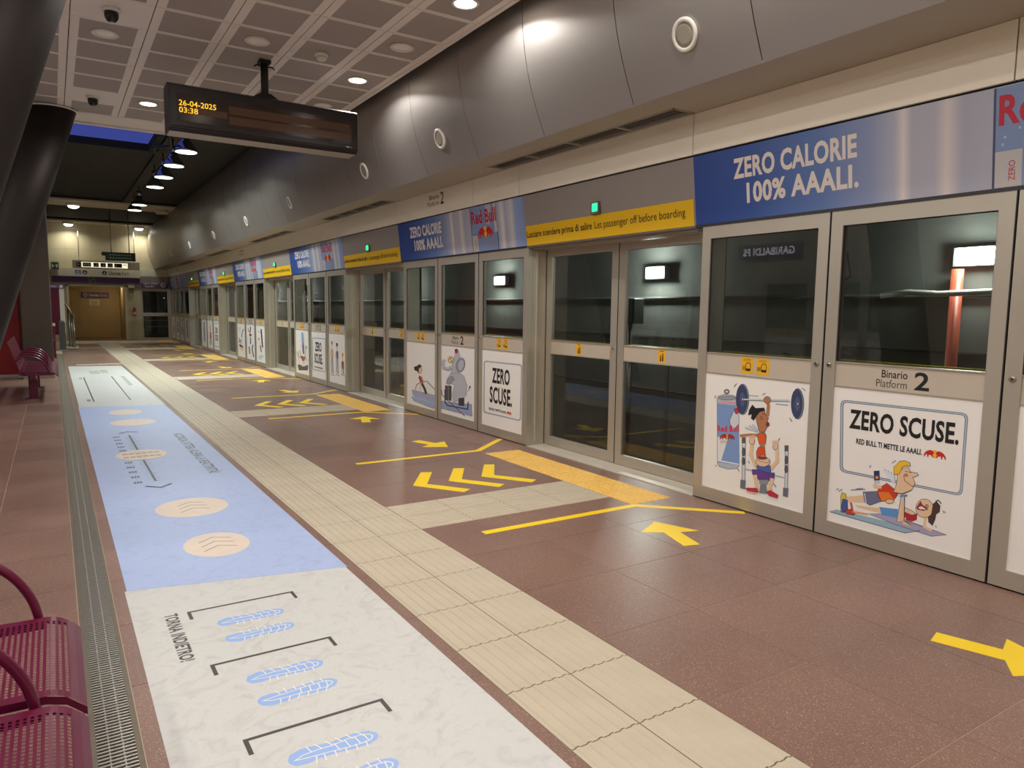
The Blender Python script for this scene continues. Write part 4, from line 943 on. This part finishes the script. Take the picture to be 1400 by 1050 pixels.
# ================================================================== FLOOR PRINTS
S = .0012
def sheet(name, label, y_near, y_far, m, skew=-.235):
    t = thing(name, label, 'floor sticker', (.25, y_near[0], 0))
    y0 = y_near[0]
    a = [(0, 0), (1.07, y_near[1]-y0), (1.06, y_far[1]-y0), (-.01, y_far[0]-y0)]
    mb = MB().loft([[(x, y, .0002) for x, y in a], [(x, y, S) for x, y in a]], sm=False); mb.build('sheet', m, t)
    return t, Art((-.25, -y0, S), (1, 0, 0), (0, 1, 0), (0, 0, 1), step=.0001, base=.0002)
DK = (62, 58, 54)
s1, A = sheet('footprint_sheet', 'cream floor sticker with blue footprints and black brackets, nearest the camera', (-.6, -.8), (3.97, 3.74), CREAMS)
A0 = A
def bracket(y):
    A = Art((-.25, .6, S), (1, 0, 0), (0, 1, 0), (0, 0, 1), base=.0002)
    A.line([(.475, y-.09), (.475, y), (.955, y), (.955, y-.09)], .016, DK); A.build('bracket', s1)
BLU = (142, 172, 222); CRM = (226, 218, 204)
def footprint(y, flip):
    A = Art((-.25, .6, S), (1, 0, 0), (0, 1, 0), (0, 0, 1), base=.0002)
    L = .30; x0 = .565
    up = [(0, .012), (.012, .036), (.05, .05), (.10, .045), (.15, .036), (.21, .044), (.245, .043), (.28, .032), (.298, .01)]
    dn = [(.298, -.006), (.285, -.026), (.25, -.036), (.20, -.034), (.14, -.026), (.09, -.026), (.05, -.032), (.015, -.026), (0, -.004)]
    f = -1 if flip else 1
    T = lambda p: (x0+p[0], y+p[1]*f*1.06)
    A.poly([T(p) for p in up+dn], BLU)
    w = .0042
    A.line([T(p) for p in ((.020, .002), (.05, .016), (.10, .020), (.15, .018), (.20, .025), (.25, .024), (.276, .012), (.280, 0), (.27, -.014), (.24, -.019), (.19, -.017), (.13, -.010), (.06, -.004))], w, CRM, True)
    for x in (.11, .145, .18, .215, .25): A.line([T((x-.012, .052)), T((x+.004, .018))], w, CRM).line([T((x, -.014)), T((x-.004, -.045))], w, CRM)
    for x in (.155, .19, .225, .255): A.line([T((x, .026)), T((x+.006, -.02))], w, CRM)
    A.line([T((.07, .052)), T((.078, .018))], w, CRM).line([T((.085, -.01)), T((.075, -.045))], w, CRM)
    A.build('footprint', s1)
for k in range(5):
    bracket(3.54-.59*k); footprint(3.335-.585*k, False); footprint(3.165-.585*k, True)
A.text('TORNA INDIETRO!', .37, 3.56, .52, .058, DK, .03, -90); A.build('lettering', s1)
s2, A = sheet('blue_sheet', 'long pale blue floor sticker with cream ovals and a ruler scale', (3.97, 3.74), (11.63, 11.38), BLUES)
PCH = mat('peach_oval', (214, 198, 182), .5, noise=.1, scale=10)
def oval(cx, cy, rx, ry, chev):
    A = Art((-.25, -3.97, S), (1, 0, 0), (0, 1, 0), (0, 0, 1), base=.0002)
    A.ell(cx, cy, rx, ry, PCH, n=36)
    for k in range(chev):
        d = (k-1)*.045
        A.line([(cx-.09, cy+d*2-.02), (cx, cy+d*2+.06), (cx+.10, cy+d*2-.0)], .008, (120, 104, 100))
    A.build('oval', s2)
oval(.775, 4.51, .185, .24, 3); oval(.78, 5.45, .24, .26, 3); oval(.77, 9.84, .25, .27, 0); oval(.765, 10.83, .20, .27, 0)
A.line([(.65, 6.42), (.65, 8.87)], .018, DK)
for k in range(23):
    y = 6.44+.105*k; A.line([(.60 if k % 2 else .62, y), (.70 if k % 2 else .68, y)], .010, (110, 108, 120))
A.line([(.56, 6.27), (.66, 6.17), (.75, 6.27)], .02, DK).line([(.56, 9.02), (.65, 9.12), (.75, 9.02)], .02, DK)
A.build('ruler', s2)
A = Art((-.25, -3.97, S), (1, 0, 0), (0, 1, 0), (0, 0, 1), base=.0004)
for k, n_ in enumerate(['100', '90', '80', '70', '60', '50', '40', '30', '20', '10', '5', '0']):
    An = Art((-.25, -3.97, S), (1, 0, 0), (0, 1, 0), (0, 0, 1), base=.0004); [An.poly([(.49+.022*i_, 6.40+k*.215), (.507+.022*i_, 6.40+k*.215), (.507+.022*i_, 6.47+k*.215), (.49+.022*i_, 6.47+k*.215)], (84, 82, 88)) for i_ in range(3)]; An.build('scale_mark', s2)
A.text("ACCORCIA L'ATTESA. ALLENA LA REATTIVIT\u00c0!", 1.075, 8.75, 2.25, .115, DK, .02, -90); A.build('lettering', s2)
A = Art((-.25, -3.97, S), (1, 0, 0), (0, 1, 0), (0, 0, 1), base=.0012); A.ell(.66, 7.64, .22, .27, PCH, n=36);[A.line([(.50+.055*i_, y_), (.545+.055*i_, y_)], .07, (168, 146, 130)) for i_ in range(6) for y_ in (7.72, 7.55)]; A.build('oval', s2)
s3, A = sheet('ruled_sheet', 'cream floor sticker with two long rules and faint rungs, farthest from the camera', (11.63, 11.38), (19.46, 19.22), CREAMS)
A.line([(.455, 12.2), (.455, 16.4)], .02, DK).line([(.935, 12.2), (.935, 16.4)], .02, DK)
for k in range(14): A.line([(.50, 12.3+k*.31), (.90, 12.3+k*.31)], .03, (196, 198, 204))
A.build('rules', s3)
A = Art((-.25, -11.63, S), (1, 0, 0), (0, 1, 0), (0, 0, 1), base=.0002)
for x_, y_, n_ in ((.60, 17.2, 5), (.80, 17.4, 4)):
    for r_ in range(3): A.line([(x_, y_+.3*r_), (x_+.035*n_, y_+.3*r_)], .16, (146, 144, 134))
for i_ in range(9): A.line([(1.09, 16.3-.22*i_), (1.16, 16.3-.22*i_)], .15, (150, 147, 138))
A.build('small_print', s3)
for n_, y_ in (('10', 12.25), ('0', 16.0)):
    A = Art((-.25, -11.63, S), (1, 0, 0), (0, 1, 0), (0, 0, 1), base=.0002); A.line([(.37, y_+.15), (.42, y_+.15)], .3, (132, 130, 122)); A.build('scale_mark', s3)

# yellow queue markings before each door
for k in range(-1, NB-1):
    yc = 5.03+k*PIT
    nm = 'beside the camera' if k < 0 else 'in front of the %s door pair' % ORD[k]
    t = thing('queue_marking', 'yellow queue lines and arrows taped on the floor '+nm, 'floor marking', (3.2, yc, 0), 'yellow queue markings')
    def dec(name, fn):
        A = Art((-3.2, 0, .0), (1, 0, 0), (0, 1, 0), (0, 0, 1), base=.0008); fn(A)
        # give the tape a real thickness
        mb = A.mb; n = len(mb.f)
        for i in range(n):
            q = [mb.v[j] for j in mb.f[i]]
            for a, b in zip(q, q[1:]+q[:1]): mb.face([a, (a[0], a[1], 0.0), (b[0], b[1], 0.0), b], mb.m[i])
        A.mats = [TAPE]; A.build(name, t)
    dec('queue_line', lambda A: A.line([(2.30, 1.21), (3.60, 1.21), (4.14, 1.66)], .065, TAPE))
    dec('queue_line', lambda A: A.line([(2.28, -1.15), (3.58, -1.15), (4.14, -1.70)], .065, TAPE))
    for dx in (0, .325, .645):
        dec('chevron', lambda A: A.poly([(2.41+dx, .21), (2.67+dx, .61), (2.76+dx, .57), (2.535+dx, .205), (2.76+dx, -.12), (2.67+dx, -.18)], TAPE))
    for s_ in (-1, 1):
        pts = [(3.42, 1.53), (3.18, 1.66), (3.30, 1.74), (3.215, 2.00), (3.325, 2.03), (3.40, 1.79), (3.53, 1.83)]
        dec('arrow', lambda A: A.poly([(x, y*s_) for x, y in pts], TAPE))

# drain channel
dr = thing('drain_channel', 'long narrow metal drain grating set in the floor beside the stickers', 'drain', (.11, 0, 0))
MB().box(-.073, -.055, -3, 24.5, -.05, .003).box(.055, .073, -3, 24.5, -.05, .003).build('frame', mat('drain_frame', (120, 110, 96), .45, .6, noise=.2, scale=20), dr)
MB().box(-.055, .055, -3, 24.5, -.0014, -.0008).build('trough', mat('drain_dark', (30, 28, 26), .8), dr)
bm_ = MB()
y = .8
while y < 13:
    bm_.box(-.055, .055, y, y+.0085, -.0006, .004); y += .0205
for x in (-.02, .02): bm_.box(x-.002, x+.002, .8, 24.5, -.0006, .0025)
while y < 24.5:
    bm_.box(-.055, .055, y, y+.024, -.0006, .0035); y += .05
b_ = bm_.build('grate_bars', mat('galvanised', (206, 200, 188), .3, .8), dr); b_['kind'] = 'stuff'

# ================================================================== OBJECTS
# ---- leaning columns
def column(y, label, lo=0.0):
    t = thing('leaning_column', label, 'column', (-1.125, y, 0), 'leaning bronze columns')
    n = 40; r = .275; k = .315
    top = ZC-.005
    rg = [[(k*z+r*cos(2*pi*i/n), r*sin(2*pi*i/n), z) for i in range(n)] for z in (lo, 1.3, 2.6, top)]
    MB().loft(rg).build('shaft', COLM, t)
    rg = [[(k*z+(r+d)*cos(2*pi*i/n), (r+d)*sin(2*pi*i/n), z) for i in range(n)] for z, d in ((top-.02, .012), (top, .012))]
    MB().loft(rg).build('collar', TILEL, t)
    rg = [[(k*z+(r+.03)*cos(2*pi*i/n), (r+.03)*sin(2*pi*i/n), z) for i in range(n)] for z in (0, .03)]
    MB().loft(rg).build('base_ring', STEEL, t)
column(5.0, 'dark bronze leaning column at the upper left, cut by the picture edge')
column(11.1, 'dark bronze leaning column whose top meets the ceiling edge')

# ---- downlights
LIT = emis('downlight_glow', (1.0, .88, .74), 16)
unlit_i = 0
def downlight(x, y, lit, label, k=1.0, sp=150):
    t = thing('downlight', label, 'downlight', (x, y, ZC), 'round ceiling downlights')
    MB().lathe([(.112, .003), (.115, -.006), (.108, -.012), (.092, -.010), (.088, .0)], (0, 0, 0), 32).build('trim_ring', WHITE, t)
    MB().lathe([(.09, -.002), (.088, -.006), (.05, -.007)], (0, 0, 0), 32).build('lens', LIT if lit else mat('lens_off', (246, 240, 232), .35), t)
    if lit: disk(0, 0, -.02, DOWN*k, WARM, .085, t, sp)
    return t
downlight(2.94, 5.36, 1, 'brightly lit downlight at the top edge of the picture', 1.4)
downlight(2.92, 7.76, 1, 'lit downlight above the right end of the departure board', 1.5)
downlight(1.11, 10.13, 1, 'lit downlight left of the departure board', 1.5)
downlight(2.92, 6.57, 0, 'unlit downlight between the two lit ones along the duct')
downlight(2.92, 8.94, 0, 'unlit downlight just above the right end of the departure board')
downlight(1.73, 7.19, 0, 'unlit downlight beside the departure board pole')
downlight(.52, 7.80, 0, 'unlit downlight behind the upper dome camera')
downlight(-.09, 8.6, 0, 'unlit downlight half hidden by the near column')
i_ = 0
for x, y in ((2.93, 2.96), (2.93, .56), (2.93, -1.84), (1.73, 4.8), (1.73, 2.4), (1.73, 0), (1.73, -2.2), (.52, 5.4), (.52, 3.0), (.52, .6), (-.7, 1.8), (-.7, -.6), (-2.5, 9.6), (-2.5, 7.2), (-2.5, 4.8), (-2.5, 2.4), (-2.5, 0), (-2.5, -2.4)):  # unseen lamps added for fill; the row by the duct continues the visible spacing
    downlight(x, y, True, 'unseen lit downlight added outside the picture to light the platform', .62 if x > 1 else 1.4, 150 if x > 1 else 180); i_ += 1
# ---- dome cameras, smoke detector
for (x, y, lab) in ((.53, 7.14, 'black dome camera on the blank ceiling panel near the top edge'), (.52, 10.18, 'smaller black dome camera above the leaning column')):
    t = thing('dome_camera', lab, 'camera', (x, y, ZC), 'ceiling dome cameras')
    MB().lathe([(.075, .003), (.075, -.02), (.068, -.028), (.055, -.028)], (0, 0, 0), 28).build('mount', WHITE, t)
    MB().lathe([(.054, -.02), (.056, -.05), (.052, -.075), (.038, -.098), (.016, -.108)], (0, 0, 0), 28).build('dome', mat('dome_black', (16, 16, 18), .12), t)
t = thing('smoke_detector', 'small white smoke detector on the ceiling near the lit downlight', 'detector', (2.34, 7.19, ZC))
MB().lathe([(.065, .003), (.065, -.02), (.055, -.026)], (0, 0, 0), 24).build('base', WHITE, t); MB().lathe([(.05, -.024), (.05, -.05), (.035, -.062)], (0, 0, 0), 24).build('sensor', WHITE, t)
t = thing('ceiling_sensor', 'tiny white sensor beside the smoke detector', 'sensor', (2.07, 7.24, ZC))
MB().lathe([(.022, .003), (.022, -.012), (.012, -.03)], (0, 0, 0), 14).build('body', WHITE, t)

# ---- departure board
db = thing('departure_board', 'black departure board hung from the ceiling showing amber date and time', 'display', (1.92, 7.72, ZC))
zt, zb = 3.525-ZC, 3.085-ZC
MB().loft([[(-.92, -.13, zb+.03), (-.92, -.13, zt-.02), (-.92, -.09, zt), (-.92, .13, zt), (-.92, .15, zt-.03), (-.92, .15, zb), (-.92, -.09, zb)], [(.93, -.13, zb+.03), (.93, -.13, zt-.02), (.93, -.09, zt), (.93, .13, zt), (.93, .15, zt-.03), (.93, .15, zb), (.93, -.09, zb)]], sm=False).build('case', BOXB, db)
MB().box(-.91, .92, -.085, .145, zb-.004, zb).build('underside', SOFF, db)
MB().box(-.90, .91, -.142, -.13, zb+.045, zt-.035).build('bezel', mat('bezel', (40, 32, 34), .35), db)
MB().box(-.85, .86, -.146, -.142, zb+.09, zt-.10).build('screen', mat('screen_glass_dark', (46, 36, 34), .16, .0, spec=.7), db)
AM = mat('led_strip_dark', (92, 64, 44), .3)
A = Art((0, -.146, 0), (1, 0, 0), (0, 0, 1), (0, -1, 0), step=.0004)
for z in (zb+.215, zb+.12): A.poly([(-.38, z), (.84, z), (.84, z+.075), (-.38, z+.075)], AM)
A.poly([(-.83, zb+.165), (-.40, zb+.165), (-.40, zb+.225), (-.83, zb+.225)], AM)
A.build('led_rows', db)
LED = emis('amber_led', (1.0, .44, .02), 1.8)
A = Art((0, -.148, 0), (1, 0, 0), (0, 0, 1), (0, -1, 0)); A.mi(LED)
A.text('26-04-2025', -.83, zb+.232, .33, .05, LED, .0).text('03:38', -.83, zb+.168, .165, .05, LED, .0); A.build('clock_digits', db)
A = Art((0, -.142, 0), (1, 0, 0), (0, 0, 1), (0, -1, 0)); A.poly([(.80, zb+.052), (.83, zb+.052), (.83, zb+.066), (.80, zb+.066)], (200, 196, 190)).line([(.835, zb+.059), (.86, zb+.059)], .008, (150, 146, 140)); A.build('maker_mark', db)
for x in (-.55, .05, .62): MB().lathe([(.010, 0), (.010, -.006)], (x, -.142, zb+.066), 10, axis='y').build('screw', BLACK, db)
MB().tube([(0, 0, zt), (0, 0, 0)], .038, 14).build('pole', BLACK, db)
MB().box(-.055, .055, -.055, .055, -.03, 0).build('ceiling_plate', BLACK, db); MB().loft([[(-.14, -.05, zt), (.14, -.05, zt), (.14, .05, zt), (-.14, .05, zt)], [(-.05, -.045, zt+.06), (.05, -.045, zt+.06), (.05, .045, zt+.06), (-.05, .045, zt+.06)]], sm=False).build('mount_foot', BLACK, db)
for a in (-1, 1): MB().tube([(.0, 0, -.06), (a*.08, 0, -.05), (a*.10, 0, -.07)], .008, 6).build('wing_bolt', BLACK, db)

# ---- pendant bell lamps in the high part and dome lamps on the beams
PG = emis('pendant_glow', (.9, 1.0, .95), 4)
CHR = mat('chrome', (200, 200, 200), .12, 1.0)
pn_ = None
for n_, y in enumerate((13.9, 15.4, 16.9, 18.4, 21.9, 23.2)):
    if pn_ is None:
        pn_ = thing('pendant_lamp', '', 'lamp', (2.09, y, 4.10), 'bell pendant lamps in a row')
        MB().lathe([(.185, 0), (.182, .03), (.15, .10), (.105, .16), (.075, .19), (.07, .24)], (0, 0, 0), 32).build('shade', CHR, pn_)
        MB().lathe([(.172, -.004), (.172, .004)], (0, 0, 0), 32).build('diffuser', PG, pn_)
        MB().lathe([(.06, .24), (.06, .36), (.03, .38)], (0, 0, 0), 16).build('neck', STEEL, pn_); MB().tube([(0, 0, .38), (0, 0, .497)], .012, 8).build('stem', BLACK, pn_)
        disk(0, 0, -.02, 58, COOL, .16, pn_, 150)
        v = pn_
    else:
        v = copy_tree(pn_); v.location = (2.09, y, 4.10)
    v['label'] = 'chrome bell pendant lamp under the dark roof, %s from the camera' % ORD[n_]
tr = MB().box(1.98, 2.20, 12.0, 25.6, 4.60, ZR)
o = tr.build('lamp_rail', BLACK); tag(o, 'black ceiling rail carrying the bell pendant lamps', 'rail')
o = MB().tube([(1.85, 12.3, 4.6), (1.75, 13.2, 4.35), (1.9, 14.3, 4.25), (1.8, 15.6, 4.45), (1.95, 17.0, 4.6)], .03, 8).build('cable_bundle', BLACK); tag(o, 'sagging black cable bundle beside the pendant lamps', 'cable')
dl = None
for (x, y, lab) in ((.69, 26.4, 'white dome lamp under the nearer cream beam, left'), (.65, 32.5, 'white dome lamp under the far cream beam, left'), (3.05, 32.5, 'white dome lamp under the far cream beam, near the duct')):
    if dl is None:
        dl = thing('dome_lamp', lab, 'lamp', (x, y, 4.55), 'dome lamps on the beams')
        MB().lathe([(.20, 0), (.20, -.04), (.17, -.09)], (0, 0, 0), 28).build('body', WHITE, dl); MB().lathe([(.16, -.08), (.14, -.125), (.09, -.155), (.03, -.165)], (0, 0, 0), 28).build('diffuser', emis('dome_glow', (.95, 1, .92), 5), dl)
        disk(0, 0, -.18, 13, (1, .97, .82), .13, dl, 150)
    else:
        v = copy_tree(dl); v.location = (x, y, 4.55); v['label'] = lab
t = thing('beam_speaker', 'pale round loudspeaker under the nearer cream beam by the duct', 'speaker', (3.18, 26.5, 4.55)); MB().lathe([(.2, 0), (.2, -.1), (.16, -.13)], (0, 0, 0), 24).build('body', BEAM, t); MB().lathe([(.14, -.128), (.1, -.135)], (0, 0, 0), 24).build('grille', SOFF, t)

# ---- benches
def seat_mesh():
    """perforated steel seat: grid of slotted cells with real holes, front edge rolled down"""
    m = MB(); w, d = .56, .46; b = .035; nx, ny = 26, 30
    def z_at(x):       # x from back (0) to front (d)
        f = x/d
        z = .015*(1-f)**2
        if f > .80: z -= .055*((f-.80)/.20)**2
        return z
    P = lambda x, y: (x, y, z_at(x))
    def q(x0, x1, y0, y1): m.face([P(x0, y0), P(x1, y0), P(x1, y1), P(x0, y1)], 0, False)
    for i in range(nx):
        xa = b+(d-2*b)*i/nx; xb = b+(d-2*b)*(i+1)/nx; q(xa, xb, 0, b); q(xa, xb, w-b, w)
        for j in range(ny):
            ya = b+(w-2*b)*j/ny; yb = b+(w-2*b)*(j+1)/ny
            hx = .0036; off = 0
            x0, x1 = xa+(xb-xa)*.5-hx, xa+(xb-xa)*.5+hx; y0, y1 = ya+(yb-ya)*.16, ya+(yb-ya)*.84
            q(xa, x0, ya, yb); q(x1, xb, ya, yb); q(x0, x1, ya, y0); q(x0, x1, y1, yb)
    for (xa, xb) in ((0, b*.5), (b*.5, b), (d-b, d-b*.5), (d-b*.5, d)): q(xa, xb, 0, w)
    # turned-down skirts
    for yy in (0, w):
        n = 10
        for i in range(n):
            x0, x1 = d*i/n, d*(i+1)/n; m.face([P(x0, yy), P(x1, yy), (x1, yy, z_at(x1)-.022), (x0, yy, z_at(x0)-.022)])
    m.face([P(d, 0), P(d, w), (d-.01, w, z_at(d)-.03), (d-.01, 0, z_at(d)-.03)]); m.face([P(0, 0), P(0, w), (0, w, z_at(0)-.02), (0, 0, z_at(0)-.02)])
    return m
SEAT = seat_mesh().mesh('seat', BURG)
def back_mesh():
    s = seat_mesh(); s.v = [(-.13*(x/.46)*1.0+.0, y, .02+x*.92+0*z) for x, y, z in s.v]; return s.mesh('backrest', BURG)
BACK = back_mesh()
def smooth_path(p, n=4):
    p = [Vector(q) for q in p]; out = []
    for i in range(len(p)-1):
        a, b, c, d = p[max(i-1, 0)], p[i], p[i+1], p[min(i+2, len(p)-1)]
        for k in range(n):
            t = k/n; out.append(.5*((2*b)+(c-a)*t+(2*a-5*b+4*c-d)*t*t+(3*b-a-3*c+d)*t**3))
    return out+[p[-1]]
def bench(y0, n, label, legs):
    t = thing('bench', label, 'bench', (-.43, y0, 0), 'burgundy perforated benches')
    p = .615
    for k in range(n):
        link('seat', SEAT, t, (0, k*p, .43)); link('backrest', BACK, t, (-.02, k*p, .44))
    for k in range(n+1):
        y = k*p-.028
        MB().tube(smooth_path([(-.06, y, .60), (.02, y, .66), (.12, y, .665), (.21, y, .635), (.28, y, .575), (.325, y, .50), (.345, y, .43), (.345, y, .40)]), .014, 12).build('armrest', BURG, t)
        MB().box(0, .36, y-.012, y+.012, .385, .41).build('bracket', BURG, t)
    MB().box(.10, .18, -.05, n*p, .33, .40).build('beam', BURG, t)
    MB().box(-.03, .0, -.05, n*p, .40, .44).build('rear_rail', BURG, t)
    for y in legs:
        MB().box(.07, .19, y-.05, y+.05, .01, .34).build('leg', BURG, t); MB().box(.03, .23, y-.08, y+.08, 0, .012).build('foot_plate', BURG2, t)
    return t
bench(12.62, 4, 'burgundy perforated metal bench standing before the red wall', (.42, 2.1))
bench(2.12-.615*3, 4, 'burgundy perforated metal bench in the lower left foreground', (.42, 1.6))
# ---- things beyond the pillar
t = thing('help_point', 'slim burgundy help column with grey top beyond the metal pillar', 'help point', (-.06, 22.4, 0))
MB().bbox(-.09, .09, -.1, .1, 0, .86, .02).build('body', BURG, t); MB().box(-.1, .1, -.11, .11, .86, .93).build('cap', SIGNW, t); MB().lathe([(.012, 0), (.012, -.01)], (.05, -.1, .5), 10, axis='y').build('button', STEEL, t); MB().box(-.12, .12, -.13, .13, 0, .03).build('base', STEEL, t)
t = thing('map_board', 'tall dark burgundy map board with white side panel and purple header', 'board', (.02, 27.3, 0))
MB().box(-.3, .18, 0, .05, .45, 1.93).build('burgundy_panel', BURG2, t); MB().box(.18, .31, -.005, .05, .5, 1.93).build('white_panel', WHITE, t); MB().box(-.3, .31, -.02, .05, 1.93, 2.06).build('purple_header', PURP, t)
for x in (-.25, .25): MB().tube([(x, .03, 0), (x, .03, .5)], .025, 10).build('post', STEEL, t)
A = Art((0, -.02, 1.93), (1, 0, 0), (0, 0, 1), (0, -1, 0)); A.ell(.24, .065, .05, .05, (226, 222, 226)).line([(-.1, .065), (.12, .065)], .04, (180, 170, 196)); A.build('lettering', t)
t = thing('rounded_barrier', 'dark grey rounded-top barrier post beside the stair railing', 'barrier', (.22, 26.5, 0))
MB().loft([[(-.085, -.2, 0), (.085, -.2, 0), (.085, .2, 0), (-.085, .2, 0)], [(-.085, -.2, .86), (.085, -.2, .86), (.085, .2, .86), (-.085, .2, .86)], [(-.06, -.18, .91), (.06, -.18, .91), (.06, .18, .91), (-.06, .18, .91)], [(-.02, -.16, .93), (.02, -.16, .93), (.02, .16, .93), (-.02, .16, .93)]], sm=False).build('body', mat('barrier_grey', (74, 76, 76), .4), t); MB().box(-.1, .1, -.22, .22, 0, .03).build('base', STEEL, t)
t = thing('stair_railing', 'stainless steel railing with sloping handrail by the exit', 'railing', (.46, 28.2, 0))
for x, y, h in ((-.02, .3, 1.32), (.05, -.1, 1.12), (.10, -.45, 1.05)): MB().tube([(x, y, 0), (x, y, h)], .03, 10).build('post', STEEL, t)
MB().tube([(-.10, .8, 1.46), (.0, .2, 1.26), (.06, -.2, 1.13), (.13, -.55, 1.06)], .024, 10).build('handrail', STEEL, t); MB().box(-.2, .22, -.65, .5, 0, .02).build('base_plate', SIGNW, t)
